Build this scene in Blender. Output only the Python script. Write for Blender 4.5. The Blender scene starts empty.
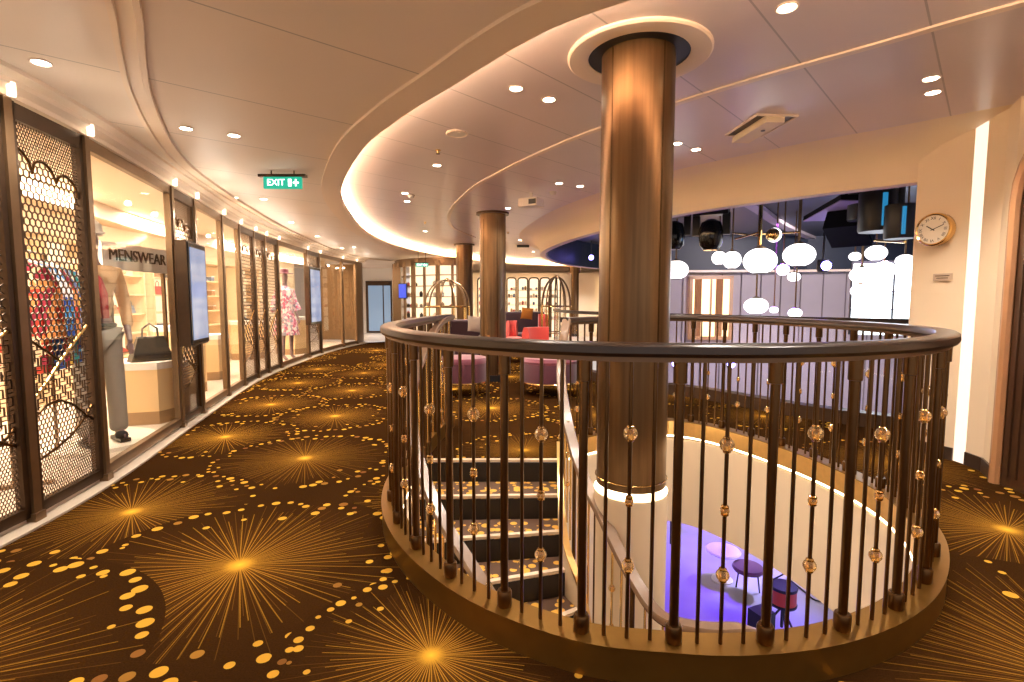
import bpy, bmesh, math, random
from mathutils import Vector, Matrix
from mathutils.geometry import tessellate_polygon
random.seed(7)
PI = math.pi
sc = bpy.context.scene
COL = sc.collection

# ------------------------------------------------------------------ camera
H = 1.27; F = 512.0; PITCH = math.atan(41/512)
cam_d = bpy.data.cameras.new('camera'); cam = bpy.data.objects.new('camera', cam_d); COL.objects.link(cam)
cam.location = (0, 0, H); cam.rotation_euler = (PI/2 - PITCH, 0, 0)
cam_d.sensor_width = 36; cam_d.lens = 36*F/1024; cam_d.clip_start = .05; cam_d.clip_end = 200
sc.camera = cam
sc.view_settings.view_transform = 'Standard'; sc.view_settings.look = 'None'
sc.view_settings.gamma = 1; sc.view_settings.use_curve_mapping = False
sc.view_settings.exposure = 0.95

def at(px, py, Y):
    """world point seen at a photograph position, at a known distance Y"""
    u = px-512; v = 341-py; c, s = math.cos(PITCH), math.sin(PITCH)
    d = (u, F*c+v*s, v*c-F*s); t = Y/d[1]
    return Vector((d[0]*t, Y, H+d[2]*t))
def on(px, py, z):
    u = px-512; v = 341-py; c, s = math.cos(PITCH), math.sin(PITCH)
    d = (u, F*c+v*s, v*c-F*s); t = (z-H)/d[2]
    return Vector((d[0]*t, d[1]*t, z))

# ------------------------------------------------------------------ materials
class NT:
    def __init__(s, name):
        s.m = bpy.data.materials.new(name); s.m.use_nodes = True; s.t = s.m.node_tree
        s.b = s.t.nodes['Principled BSDF']
    def n(s, typ, **k):
        x = s.t.nodes.new(typ)
        for a, b in k.items(): setattr(x, a, b)
        return x
    def l(s, a, b): s.t.links.new(a, b)
    def put(s, sock, v):
        if hasattr(v, 'is_output') or isinstance(v, bpy.types.NodeSocket): s.l(v, sock)
        else: sock.default_value = v
    def m_(s, op, a, b=0.0, c=None):
        x = s.n('ShaderNodeMath', operation=op); s.put(x.inputs[0], a); s.put(x.inputs[1], b)
        if c is not None: s.put(x.inputs[2], c)
        return x.outputs[0]
    def mix(s, f, a, b):
        x = s.n('ShaderNodeMix', data_type='RGBA'); s.put(x.inputs[0], f); s.put(x.inputs[6], a); s.put(x.inputs[7], b)
        return x.outputs[2]
def rgba(c): return (c[0], c[1], c[2], 1)
def srgb(r, g, b):
    f = lambda c: (c/255/12.92) if c/255 <= .04045 else ((c/255+.055)/1.055)**2.4
    return (f(r), f(g), f(b))
def mat(name, col, rough=.5, metal=0, emit=None, es=0, noise=0, nscale=8, bump=0, stretch=(1, 1, 1), trans=0, ior=1.45, coat=0, sheen=0):
    k = NT(name); b = k.b
    b.inputs['Roughness'].default_value = rough; b.inputs['Metallic'].default_value = metal
    b.inputs['Base Color'].default_value = rgba(col)
    if noise or bump:
        tc = k.n('ShaderNodeTexCoord'); mp = k.n('ShaderNodeMapping'); mp.inputs['Scale'].default_value = stretch
        k.l(tc.outputs['Object'], mp.inputs[0])
        nz = k.n('ShaderNodeTexNoise'); nz.inputs['Scale'].default_value = nscale; nz.inputs['Detail'].default_value = 5
        k.l(mp.outputs[0], nz.inputs['Vector'])
        if noise:
            a = tuple(max(0, c*(1-noise)) for c in col); d = tuple(min(1, c*(1+noise)) for c in col)
            k.l(k.mix(nz.outputs['Fac'], rgba(a), rgba(d)), b.inputs['Base Color'])
        if bump:
            bp = k.n('ShaderNodeBump'); bp.inputs['Strength'].default_value = bump; bp.inputs['Distance'].default_value = .01
            k.l(nz.outputs['Fac'], bp.inputs['Height']); k.l(bp.outputs[0], b.inputs['Normal'])
    if emit: b.inputs['Emission Color'].default_value = rgba(emit); b.inputs['Emission Strength'].default_value = es
    if trans: b.inputs['Transmission Weight'].default_value = trans; b.inputs['IOR'].default_value = ior
    if coat: b.inputs['Coat Weight'].default_value = coat; b.inputs['Coat Roughness'].default_value = .15
    if sheen: b.inputs['Sheen Weight'].default_value = sheen
    return k.m

M = {}
M['ceil_corr'] = mat('corridor_ceiling_paint', (.62, .47, .36), .38, noise=.03, nscale=2)
M['ceil_in'] = mat('inner_ceiling_paint', (.66, .53, .48), .3, noise=.03, nscale=2)
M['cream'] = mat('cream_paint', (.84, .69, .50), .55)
M['lip'] = mat('lip_paint', (.84, .68, .52), .5)
M['bright_trim'] = mat('pale_trim', (.88, .72, .6), .4)
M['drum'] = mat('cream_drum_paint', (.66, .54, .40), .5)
M['bronze'] = mat('dark_bronze', (.11, .065, .032), .32, 1, noise=.25, nscale=20)
M['bronze_post'] = mat('bronze_post', (.13, .07, .03), .3, 1, noise=.2, nscale=20)
M['gold'] = mat('brushed_gold', (.75, .5, .2), .28, 1, noise=.12, nscale=30)
M['brass'] = mat('polished_brass', (.9, .62, .25), .15, 1)
M['frame'] = mat('antique_bronze_frame', (.085, .05, .028), .35, .7, noise=.2, nscale=12)
M['framegold'] = mat('light_bronze_frame', (.24, .15, .08), .35, .75, noise=.15, nscale=12)
M['rail'] = mat('dark_stained_wood_rail', (.028, .013, .008), .3, 0, noise=.35, nscale=30, coat=.15)
M['stair_rail'] = mat('warm_wood_stair_rail', (.19, .11, .065), .35, 0, noise=.15, nscale=30, coat=.3)
M['glass'] = mat('clear_glass', (1, 1, 1), .02, 0)
def glass_mat():
    k = NT('window_glass'); t = k.t; t.nodes.remove(k.b)
    o = t.nodes['Material Output']; tr = k.n('ShaderNodeBsdfTransparent'); gl = k.n('ShaderNodeBsdfGlossy'); gl.inputs['Roughness'].default_value = .02
    tr.inputs[0].default_value = (.97, .98, .98, 1)
    lw = k.n('ShaderNodeLayerWeight'); fr = k.m_('ADD', k.m_('MULTIPLY', k.m_('POWER', lw.outputs['Facing'], 5.0), .4), .03)
    mx = k.n('ShaderNodeMixShader'); k.l(fr, mx.inputs[0]); k.l(tr.outputs[0], mx.inputs[1]); k.l(gl.outputs[0], mx.inputs[2])
    k.l(mx.outputs[0], o.inputs[0]); return k.m
M['glass'] = glass_mat()
M['bead'] = mat('amber_glass_bead', (1, .74, .38), .04, 0, trans=.85, ior=1.5)
M['marble'] = mat('pale_marble_strip', (.6, .5, .4), .3, noise=.15, nscale=6)
M['white'] = mat('white_paint', (.85, .8, .74), .5)
M['shop_wall'] = mat('shop_cream_wall', (.85, .72, .55), .6)
M['shop_floor'] = mat('shop_pale_floor', (.72, .62, .52), .3, noise=.08, nscale=4)
M['shelf'] = mat('oak_shelf', (.74, .55, .35), .45, noise=.15, nscale=10)
M['plinth'] = mat('honey_plinth', (.80, .56, .30), .45, noise=.06, nscale=3)
M['plinth_base'] = mat('bronze_plinth_base', (.40, .25, .13), .4)
M['black'] = mat('black_plastic', (.012, .012, .014), .4)
M['matte_black'] = mat('matte_black', (.012, .012, .014), .8); M['matte_black'].node_tree.nodes['Principled BSDF'].inputs['Specular IOR Level'].default_value = .05
M['black_gloss'] = mat('black_gloss', (.01, .01, .012), .12)
M['darkgrey'] = mat('dark_grey_leather', (.06, .055, .045), .45, noise=.3, nscale=30)
M['nosing'] = mat('pale_stair_nosing', (.75, .6, .45), .4)
M['riser'] = mat('dark_riser', (.012, .007, .005), .5)
M['maroon'] = mat('maroon_velvet', (.09, .012, .03), .8, sheen=.5, noise=.2, nscale=20)
M['plum'] = mat('dark_plum_velvet', (.05, .015, .025), .8, sheen=.4)
M['pinkseat'] = mat('dusty_rose_velvet', (.20, .04, .07), .8, sheen=.5)
M['red'] = mat('red_velvet', (.62, .05, .035), .7, sheen=.5)
M['orange'] = mat('orange_cushion', (.75, .28, .04), .8)
M['cushion'] = mat('pale_cushion', (.6, .52, .48), .9)
M['skin'] = mat('mannequin_plastic', (.30, .2, .2), .4)
M['trouser'] = mat('grey_trouser_cloth', (.34, .30, .26), .9, noise=.1, nscale=12, bump=.4)
M['jacket'] = mat('tan_jacket_cloth', (.72, .45, .24), .9, noise=.12, nscale=14, bump=.3)
M['redcloth'] = mat('red_scarf_cloth', (.45, .05, .06), .9)
M['lilac_wall'] = mat('lilac_grey_panelling', (.40, .35, .38), .5, noise=.05, nscale=3)
M['navy'] = mat('dark_navy_ceiling', (.006, .014, .035), .5)
M['slate'] = mat('slate_grey_bulkhead', (.10, .10, .13), .45)
M['purple_panel'] = mat('purple_panel', (.30, .20, .36), .5)
M['lower_floor'] = mat('pale_lower_deck_floor', (.42, .40, .48), .25, noise=.12, nscale=1.5)
M['pale_floor'] = mat('pale_far_floor', (.75, .65, .56), .35)
M['wood_door'] = mat('dark_walnut_door', (.06, .026, .012), .3, noise=.4, nscale=14, stretch=(6, 6, .6), coat=.4)
M['copper'] = mat('copper_wood_frame', (.48, .24, .11), .35, 0, noise=.15, nscale=10, coat=.5)
M['baseboard'] = mat('dark_baseboard', (.045, .025, .016), .4)
M['clock_face'] = mat('ivory_clock_face', (.82, .74, .6), .5)
M['white_plastic'] = mat('white_plastic', (.78, .7, .62), .4)
def emis(name, c, s):
    return mat(name, (c[0]*.5, c[1]*.5, c[2]*.5), .5, emit=c, es=s)
M['led'] = emis('warm_led', (1, .78, .48), 5)
M['cove_led'] = emis('cove_led', (1, .80, .56), 28)
M['down'] = emis('downlight_lens', (1, .88, .7), 14)
M['globe'] = emis('opal_globe', (1, .97, .97), 1.5)
M['blue_lens'] = emis('blue_spot_lens', (.25, .2, 1), 14)
M['painted_blue_sheen'] = emis('painted_blue_sheen', (.02, .22, .45), .5)
M['exit'] = emis('exit_green', (.01, .42, .27), .55)
M['exit_white'] = emis('exit_lettering', (1, 1, 1), 1.6)
M['cap_lamp'] = emis('post_cap_lamp', (1, .85, .65), 1.6)
M['shop_light'] = emis('shop_light_strip', (1, .84, .64), 7)
M['shelf_light'] = emis('lit_shelf_back', (1, .78, .48), .8)
M['daylight'] = emis('bright_window', (.85, .97, 1), 2.4)
M['warm_window'] = emis('warm_window', (1, .6, .3), 1.6)
M['blue_window'] = emis('blue_glass_doorway', (.3, .42, .58), .3)

def column_mat():
    k = NT('brushed_bronze_column'); b = k.b
    tc = k.n('ShaderNodeTexCoord'); mp = k.n('ShaderNodeMapping'); mp.inputs['Scale'].default_value = (14, 14, .5)
    k.l(tc.outputs['Object'], mp.inputs[0]); nz = k.n('ShaderNodeTexNoise'); nz.inputs['Scale'].default_value = 2.2; nz.inputs['Detail'].default_value = 6
    k.l(mp.outputs[0], nz.inputs['Vector'])
    k.l(k.mix(nz.outputs['Fac'], (.07, .037, .018, 1), (.26, .155, .072, 1)), b.inputs['Base Color'])
    b.inputs['Metallic'].default_value = .75; b.inputs['Roughness'].default_value = .3
    return k.m
M['column'] = column_mat()

def screen_mat(name, c1, c2):
    k = NT(name); tc = k.n('ShaderNodeTexCoord'); nz = k.n('ShaderNodeTexNoise'); nz.inputs['Scale'].default_value = 2.5
    k.l(tc.outputs['Object'], nz.inputs['Vector'])
    c = k.mix(nz.outputs['Fac'], rgba(c1), rgba(c2)); k.l(c, k.b.inputs['Emission Color']); k.b.inputs['Emission Strength'].default_value = .5
    k.b.inputs['Base Color'].default_value = (.02, .02, .02, 1); k.b.inputs['Roughness'].default_value = .1
    return k.m
M['screen'] = screen_mat('display_screen', (.10, .16, .35), (.62, .66, .8))

def print_mat(name, cols, scale):
    k = NT(name); tc = k.n('ShaderNodeTexCoord'); v = k.n('ShaderNodeTexVoronoi'); v.inputs['Scale'].default_value = scale
    k.l(tc.outputs['Object'], v.inputs['Vector']); sp = k.n('ShaderNodeSeparateColor'); k.l(v.outputs['Color'], sp.inputs[0])
    r = k.n('ShaderNodeValToRGB'); k.l(sp.outputs[0], r.inputs[0]); r.color_ramp.interpolation = 'CONSTANT'
    el = r.color_ramp.elements; el[0].color = rgba(cols[0]); el[1].position = 1/len(cols); el[1].color = rgba(cols[1])
    for i, c in enumerate(cols[2:]): e = el.new((i+2)/len(cols)); e.color = rgba(c)
    k.l(r.outputs[0], k.b.inputs['Base Color']); k.b.inputs['Roughness'].default_value = .9
    return k.m
M['print_blue'] = print_mat('blue_print_cloth', [(.03, .08, .35), (.8, .8, .85), (.05, .25, .55), (.02, .03, .12)], 16)
M['print_red'] = print_mat('red_print_cloth', [(.5, .05, .03), (.75, .3, .1), (.3, .02, .05), (.8, .6, .4)], 14)
M['print_pink'] = print_mat('pink_floral_cloth', [(.75, .32, .4), (.85, .75, .7), (.55, .12, .2), (.9, .7, .65), (.35, .3, .35)], 22)
M['print_yellow'] = print_mat('yellow_print_cloth', [(.8, .55, .1), (.15, .2, .4), (.9, .8, .6)], 16)
M['teal'] = mat('teal_cloth', (.03, .25, .27), .9)

# seams in a ceiling: thin dark lines of constant coordinate along a direction
def ceil_mat(name, col, ang, pitch, rough, ang2=None, pitch2=1):
    k = NT(name); g = k.n('ShaderNodeNewGeometry'); sp = k.n('ShaderNodeSeparateXYZ'); k.l(g.outputs['Position'], sp.inputs[0])
    def seam(a, p, w):
        d = k.m_('ADD', k.m_('MULTIPLY', sp.outputs[0], math.cos(a)/p), k.m_('MULTIPLY', sp.outputs[1], math.sin(a)/p))
        f = k.m_('ABSOLUTE', k.m_('SUBTRACT', k.m_('FRACT', d), .5))
        return k.m_('LESS_THAN', f, w/p)
    s = seam(ang, pitch, .005)
    if ang2 is not None: s = k.m_('MAXIMUM', s, seam(ang2, pitch2, .004))
    nz = k.n('ShaderNodeTexNoise'); nz.inputs['Scale'].default_value = 1.2; k.l(g.outputs['Position'], nz.inputs['Vector'])
    base = k.mix(nz.outputs['Fac'], rgba(tuple(c*.94 for c in col)), rgba(tuple(min(1, c*1.05) for c in col)))
    k.l(k.mix(k.m_('MULTIPLY', s, .55), base, rgba(tuple(c*.25 for c in col))), k.b.inputs['Base Color'])
    k.b.inputs['Roughness'].default_value = rough
    return k.m

# ------------------------------------------------------------------ carpet (procedural starbursts)
STARS = [(-2.2, 1.5, .93), (-.35, .6, .7), (-1.3, .9, .8), (1.2, .7, .8), (2.0, 1.55, .95), (3.1, 1.5, .8), (2.75, 2.75, .75),
         (-2.29, 2.99, .70), (-1.31, 2.37, .81), (-.29, 1.74, .57), (-1.67, 4.04, .74), (-2.67, 4.68, .66), (.1, 4.26, .6), (-.24, 5.96, .7), (3.0, 3.9, .7)]
for px, py in [(335, 416), (271, 404.5), (352, 390.5), (298, 383), (364, 373), (318, 369), (600, 415)]:
    p = on(px, py, 0); STARS.append((p.x, p.y, .68))
_r = random.Random(3); tries = 0
while tries < 4000 and len(STARS) < 62:
    tries += 1; x = _r.uniform(-4.6, 3.6); y = _r.uniform(1.0, 13)
    if all((x-a)**2+(y-b)**2 > 1.15**2 for a, b, c in STARS): STARS.append((x, y, .66))
def carpet_mat():
    k = NT('starburst_carpet'); g = k.n('ShaderNodeNewGeometry')
    fl = k.n('ShaderNodeVectorMath', operation='MULTIPLY'); k.l(g.outputs['Position'], fl.inputs[0]); fl.inputs[1].default_value = (1, 1, 0)
    P = fl.outputs[0]; prev = None
    order = sorted(range(len(STARS)), key=lambda i: (-STARS[i][1]))
    for j, i in enumerate(order):
        cx, cy, R = STARS[i]
        v = k.n('ShaderNodeVectorMath', operation='MULTIPLY_ADD'); k.l(P, v.inputs[0]); v.inputs[1].default_value = (1/R,)*3; v.inputs[2].default_value = (-cx/R, -cy/R, j*.001)
        ln = k.n('ShaderNodeVectorMath', operation='LENGTH'); k.l(v.outputs[0], ln.inputs[0])
        f = k.m_('LESS_THAN', ln.outputs['Value'], 1.0)
        mx = k.n('ShaderNodeMix', data_type='VECTOR'); k.l(f, mx.inputs[0])
        if prev is None: mx.inputs[4].default_value = (1.5, 0, 0)
        else: k.l(prev, mx.inputs[4])
        k.l(v.outputs[0], mx.inputs[5]); prev = mx.outputs[1]
    sp = k.n('ShaderNodeSeparateXYZ'); k.l(prev, sp.inputs[0])
    x, y, z = sp.outputs; idn = k.m_('MULTIPLY', z, 1000)
    r = k.m_('SQRT', k.m_('ADD', k.m_('MULTIPLY', x, x), k.m_('MULTIPLY', y, y)))
    a = k.m_('ADD', k.m_('DIVIDE', k.m_('ARCTAN2', y, x), 2*PI), .5)
    inside = k.m_('LESS_THAN', r, 1.0)
    def hsh(cell, seed):
        cb = k.n('ShaderNodeCombineXYZ'); k.l(cell, cb.inputs[0]); k.l(idn, cb.inputs[1]); cb.inputs[2].default_value = seed
        w = k.n('ShaderNodeTexWhiteNoise', noise_dimensions='3D'); 
        rd = k.n('ShaderNodeVectorMath', operation='ADD'); k.l(cb.outputs[0], rd.inputs[0]); rd.inputs[1].default_value = (.5, .5, .5)
        fl_ = k.n('ShaderNodeVectorMath', operation='FLOOR'); k.l(rd.outputs[0], fl_.inputs[0]); k.l(fl_.outputs[0], w.inputs[0])
        s = k.n('ShaderNodeSeparateColor'); k.l(w.outputs['Color'], s.inputs[0]); return s.outputs
    def rays(Nr, w, seed, lmin, lvar):
        t = k.m_('MULTIPLY', a, Nr); c = k.m_('FLOOR', t); f = k.m_('SUBTRACT', t, c); h = hsh(c, seed)
        off = k.m_('MULTIPLY', k.m_('SUBTRACT', h[0], .5), .5)
        d = k.m_('MULTIPLY', k.m_('ABSOLUTE', k.m_('SUBTRACT', k.m_('SUBTRACT', f, .5), off)), k.m_('MULTIPLY', r, 2*PI/Nr))
        on_ = k.m_('LESS_THAN', d, w); L = k.m_('ADD', lmin, k.m_('MULTIPLY', h[1], lvar))
        return k.m_('MULTIPLY', on_, k.m_('LESS_THAN', r, L)), h[2]
    def dots(Md, seed, r0, rv, rad0, radv, thr):
        t = k.m_('MULTIPLY', a, Md); c = k.m_('FLOOR', t); f = k.m_('SUBTRACT', t, c); h = hsh(c, seed); h2 = hsh(c, seed+5)
        off = k.m_('MULTIPLY', k.m_('SUBTRACT', h[0], .5), .35)
        da = k.m_('MULTIPLY', k.m_('SUBTRACT', k.m_('SUBTRACT', f, .5), off), k.m_('MULTIPLY', r, 2*PI/Md))
        dr = k.m_('SUBTRACT', r, k.m_('ADD', r0, k.m_('MULTIPLY', h[1], rv)))
        d = k.m_('SQRT', k.m_('ADD', k.m_('MULTIPLY', da, da), k.m_('MULTIPLY', dr, dr)))
        o = k.m_('LESS_THAN', d, k.m_('ADD', rad0, k.m_('MULTIPLY', h[2], radv)))
        return k.m_('MULTIPLY', o, k.m_('GREATER_THAN', h2[0], thr)), h2[1]
    r1, b1 = rays(66, .0025, 1, .55, .42)
    r2, b2 = rays(140, .0018, 2, .45, .5)
    d1, c1 = dots(54, 3, .895, .07, .015, .021, .10)
    d2, c2 = dots(19, 4, .60, .27, .018, .014, .45)
    d3, c3 = dots(40, 9, .80, .1, .014, .018, .5)
    nz = k.n('ShaderNodeTexNoise'); nz.inputs['Scale'].default_value = 160; k.l(P, nz.inputs['Vector'])
    big = k.n('ShaderNodeTexNoise'); big.inputs['Scale'].default_value = 1.3; k.l(P, big.inputs['Vector'])
    base = k.mix(nz.outputs['Fac'], (.006, .0027, .001, 1), (.048, .020, .006, 1))
    base = k.mix(k.m_('MULTIPLY', big.outputs['Fac'], .5), base, (.045, .018, .005, 1))
    col = base
    halo = k.m_('MULTIPLY', inside, k.m_('MULTIPLY', k.m_('POWER', k.m_('SUBTRACT', 1.0, k.m_('MINIMUM', r, .98)), 1.6), .30))
    col = k.mix(halo, col, (.15, .058, .012, 1))
    fade = k.m_('POWER', k.m_('SUBTRACT', 1.0, k.m_('MINIMUM', r, .98)), 1.0)
    i2 = k.m_('MULTIPLY', k.m_('MULTIPLY', r2, inside), k.m_('ADD', .25, k.m_('MULTIPLY', fade, .35)))
    col = k.mix(i2, col, (.20, .092, .018, 1))
    stitch = k.m_('ADD', .55, k.m_('MULTIPLY', nz.outputs['Fac'], .6))
    i1 = k.m_('MULTIPLY', k.m_('MULTIPLY', k.m_('MULTIPLY', r1, inside), k.m_('ADD', .38, k.m_('MULTIPLY', fade, .8))), stitch)
    cbi = k.n('ShaderNodeTexWhiteNoise', noise_dimensions='1D'); k.l(k.m_('FLOOR', k.m_('ADD', idn, .5)), cbi.inputs['W'])
    star = k.m_('ADD', .45, k.m_('MULTIPLY', cbi.outputs['Value'], .75))
    i1 = k.m_('MINIMUM', k.m_('MULTIPLY', i1, star), 1.0)
    col = k.mix(i1, col, (.42, .205, .024, 1))
    core = k.m_('MULTIPLY', k.m_('LESS_THAN', r, 1.0), k.m_('POWER', k.m_('SUBTRACT', 1.0, k.m_('MINIMUM', k.m_('MULTIPLY', r, 10.0), 1.0)), 1.5))
    col = k.mix(core, col, (.85, .46, .045, 1))
    for d_, c_ in ((d3, c3), (d2, c2), (d1, c1)):
        dc = k.mix(c_, (.16, .06, .02, 1), (.62, .34, .04, 1))
        dc = k.mix(k.m_('GREATER_THAN', c_, .3), dc, (.54, .29, .035, 1))
        col = k.mix(k.m_('MULTIPLY', d_, inside), col, dc)
    k.l(col, k.b.inputs['Base Color']); k.b.inputs['Roughness'].default_value = .9
    k.b.inputs['Specular IOR Level'].default_value = 0
    return k.m
M['carpet'] = carpet_mat()
def tread_mat():
    k = NT('dotted_stair_carpet'); g = k.n('ShaderNodeNewGeometry'); v = k.n('ShaderNodeTexVoronoi'); v.inputs['Scale'].default_value = 17; v.inputs['Randomness'].default_value = .8
    k.l(g.outputs['Position'], v.inputs['Vector']); sp = k.n('ShaderNodeSeparateColor'); k.l(v.outputs['Color'], sp.inputs[0])
    d = k.m_('LESS_THAN', v.outputs['Distance'], k.m_('ADD', .40, k.m_('MULTIPLY', sp.outputs[0], .15)))
    k.l(k.mix(k.m_('MULTIPLY', d, k.m_('GREATER_THAN', sp.outputs[1], .3)), (.12, .065, .04, 1), (.75, .40, .06, 1)), k.b.inputs['Base Color'])
    k.b.inputs['Roughness'].default_value = .9; return k.m
M['tread'] = tread_mat()

# ------------------------------------------------------------------ mesh builder
class MB:
    def __init__(s): s.v = []; s.f = []
    def add(s, vs, fs):
        o = len(s.v); s.v += [tuple(v) for v in vs]; s.f += [tuple(i+o for i in f) for f in fs]; return s
    def box(s, c, d, rz=0, mtx=None):
        x, y, z = d[0]/2, d[1]/2, d[2]/2; cs, sn = math.cos(rz), math.sin(rz); vs = []
        for a in (-x, x):
            for b in (-y, y):
                for e in (-z, z):
                    p = Vector((a*cs-b*sn, a*sn+b*cs, e))
                    if mtx: p = mtx @ Vector((a, b, e))
                    vs.append((p[0]+c[0], p[1]+c[1], p[2]+c[2]))
        return s.add(vs, [(0, 1, 3, 2), (4, 6, 7, 5), (0, 4, 5, 1), (2, 3, 7, 6), (0, 2, 6, 4), (1, 5, 7, 3)])
    def bar(s, a, b, w, h, up=(0, 0, 1)):
        a = Vector(a); b = Vector(b); t = (b-a)
        if t.length < 1e-6: return s
        t.normalize(); up = Vector(up); n = t.cross(up)
        if n.length < 1e-4: n = t.cross(Vector((1, 0, 0)))
        n.normalize(); u = n.cross(t); vs = []
        for p in (a, b):
            for i, j in ((-1, -1), (1, -1), (1, 1), (-1, 1)): vs.append(p+n*(i*w/2)+u*(j*h/2))
        return s.add(vs, [(3, 2, 1, 0), (4, 5, 6, 7), (0, 1, 5, 4), (1, 2, 6, 5), (2, 3, 7, 6), (3, 0, 4, 7)])
    def tube(s, pts, r, n=8, closed=False, cap=True):
        pts = [Vector(p) for p in pts]; rs = r if isinstance(r, (list, tuple)) else [r]*len(pts); o = len(s.v); L = len(pts); u = None
        for i, p in enumerate(pts):
            if closed: t = pts[(i+1) % L]-pts[i-1]
            else: t = pts[min(i+1, L-1)]-pts[max(i-1, 0)]
            t.normalize()
            if u is None:
                u = t.cross(Vector((0, 0, 1)))
                if u.length < 1e-3: u = t.cross(Vector((1, 0, 0)))
            u = (u-t*u.dot(t)).normalized(); w = t.cross(u)
            for k in range(n):
                a = 2*PI*k/n; s.v.append(tuple(p+(u*math.cos(a)+w*math.sin(a))*rs[i]))
        for i in range(L if closed else L-1):
            j = (i+1) % L
            for k in range(n):
                q = (k+1) % n; s.f.append((o+i*n+k, o+i*n+q, o+j*n+q, o+j*n+k))
        if cap and not closed:
            s.f.append(tuple(o+k for k in range(n))[::-1]); s.f.append(tuple(o+(L-1)*n+k for k in range(n)))
        return s
    def lathe(s, c, prof, n=24, cap=True):
        o = len(s.v)
        for r, z in prof:
            for k in range(n):
                a = 2*PI*k/n; s.v.append((c[0]+r*math.cos(a), c[1]+r*math.sin(a), c[2]+z))
        for i in range(len(prof)-1):
            for k in range(n):
                q = (k+1) % n; s.f.append((o+i*n+k, o+i*n+q, o+(i+1)*n+q, o+(i+1)*n+k))
        if cap: s.f.append(tuple(o+k for k in range(n))[::-1]); s.f.append(tuple(o+(len(prof)-1)*n+k for k in range(n)))
        return s
    def ball(s, c, r, n=12, sz=1, m=8):
        return s.lathe((c[0], c[1], c[2]), [(max(1e-4, r*math.sin(PI*i/m)), -r*sz*math.cos(PI*i/m)) for i in range(m+1)], n)
    def prism(s, poly, z0, z1):
        n = len(poly); vs = [(p[0], p[1], z0) for p in poly]+[(p[0], p[1], z1) for p in poly]
        tr = tessellate_polygon([[Vector((p[0], p[1], 0)) for p in poly]])
        fs = [t for t in tr]+[tuple(i+n for i in t[::-1]) for t in tr]+[(i, (i+1) % n, (i+1) % n+n, i+n) for i in range(n)]
        return s.add(vs, fs)
    def sweep(s, pts, prof, closed=False, pclosed=True, cap=True):
        """profile (u right-of-path normal, v up) swept along pts"""
        pts = [Vector(p) for p in pts]; L = len(pts); n = len(prof); o = len(s.v)
        for i, p in enumerate(pts):
            if closed: t = pts[(i+1) % L]-pts[i-1]
            else: t = pts[min(i+1, L-1)]-pts[max(i-1, 0)]
            h = Vector((t.x, t.y, 0)).normalized(); nn = Vector((h.y, -h.x, 0))
            for u, v in prof: s.v.append((p.x+nn.x*u, p.y+nn.y*u, p.z+v))
        for i in range(L if closed else L-1):
            j = (i+1) % L
            for k in range(n if pclosed else n-1):
                q = (k+1) % n; s.f.append((o+i*n+k, o+j*n+k, o+j*n+q, o+i*n+q))
        if cap and pclosed and not closed:
            s.f.append(tuple(o+k for k in range(n))); s.f.append(tuple(o+(L-1)*n+k for k in range(n))[::-1])
        return s
    def flat(s, loops, z):
        vl = [[Vector((p[0], p[1], 0)) for p in lp] for lp in loops]; allv = [p for lp in vl for p in lp]
        tr = tessellate_polygon(vl); return s.add([(p.x, p.y, z) for p in allv], [tuple(t) for t in tr])
    def build(s, name, m, parent=None, smooth=False, mtx=None):
        me = bpy.data.meshes.new(name); me.from_pydata(s.v, [], s.f); me.update()
        bm = bmesh.new(); bm.from_mesh(me); bmesh.ops.recalc_face_normals(bm, faces=bm.faces); bm.to_mesh(me); bm.free()
        me.materials.append(m); ob = bpy.data.objects.new(name, me); COL.objects.link(ob)
        if smooth:
            for p in me.polygons: p.use_smooth = True
            try: me.set_sharp_from_angle(angle=math.radians(38))
            except Exception: pass
        if parent: ob.parent = parent
        if mtx: ob.matrix_local = mtx
        return ob
def tag(o, label=None, cat=None, group=None, kind=None):
    if label: o['label'] = label
    if cat: o['category'] = cat
    if group: o['group'] = group
    if kind: o['kind'] = kind
    return o
def empty(name, loc, rz=0, label=None, cat=None, group=None):
    o = bpy.data.objects.new(name, None); COL.objects.link(o); o.location = loc; o.rotation_euler = (0, 0, rz); o.empty_display_size = .1
    return tag(o, label, cat, group)
def struct(mb, name, m, label, cat, smooth=False):
    o = mb.build(name, m, None, smooth); return tag(o, label, cat, None, 'structure')
def kids(o): return [c for c in bpy.data.objects if c.parent == o]
def copy_tree(o, parent=None):
    c = o.copy(); COL.objects.link(c)
    if parent: c.parent = parent
    for ch in kids(o): copy_tree(ch, c)
    return c
def catmull(pts, per=8, closed=False):
    P = [Vector(p) if len(p) == 3 else Vector((p[0], p[1], 0)) for p in pts]; n = len(P); out = []
    rng = range(n) if closed else range(n-1)
    for i in rng:
        if closed: a, b, c, d = P[i-1], P[i], P[(i+1) % n], P[(i+2) % n]
        else: a, b, c, d = P[max(i-1, 0)], P[i], P[i+1], P[min(i+2, n-1)]
        for k in range(per):
            t = k/per
            out.append(.5*((2*b)+(c-a)*t+(2*a-5*b+4*c-d)*t*t+(3*b-3*c+d-a)*t**3))
    if not closed: out.append(P[-1])
    return out
def offset(pts, d, closed=False):
    out = []; L = len(pts)
    for i, p in enumerate(pts):
        t = (pts[(i+1) % L]-pts[i-1]) if closed else (pts[min(i+1, L-1)]-pts[max(i-1, 0)])
        h = Vector((t.x, t.y, 0)).normalized(); out.append(Vector((p.x+h.y*d, p.y-h.x*d, p.z)))
    return out
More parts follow.
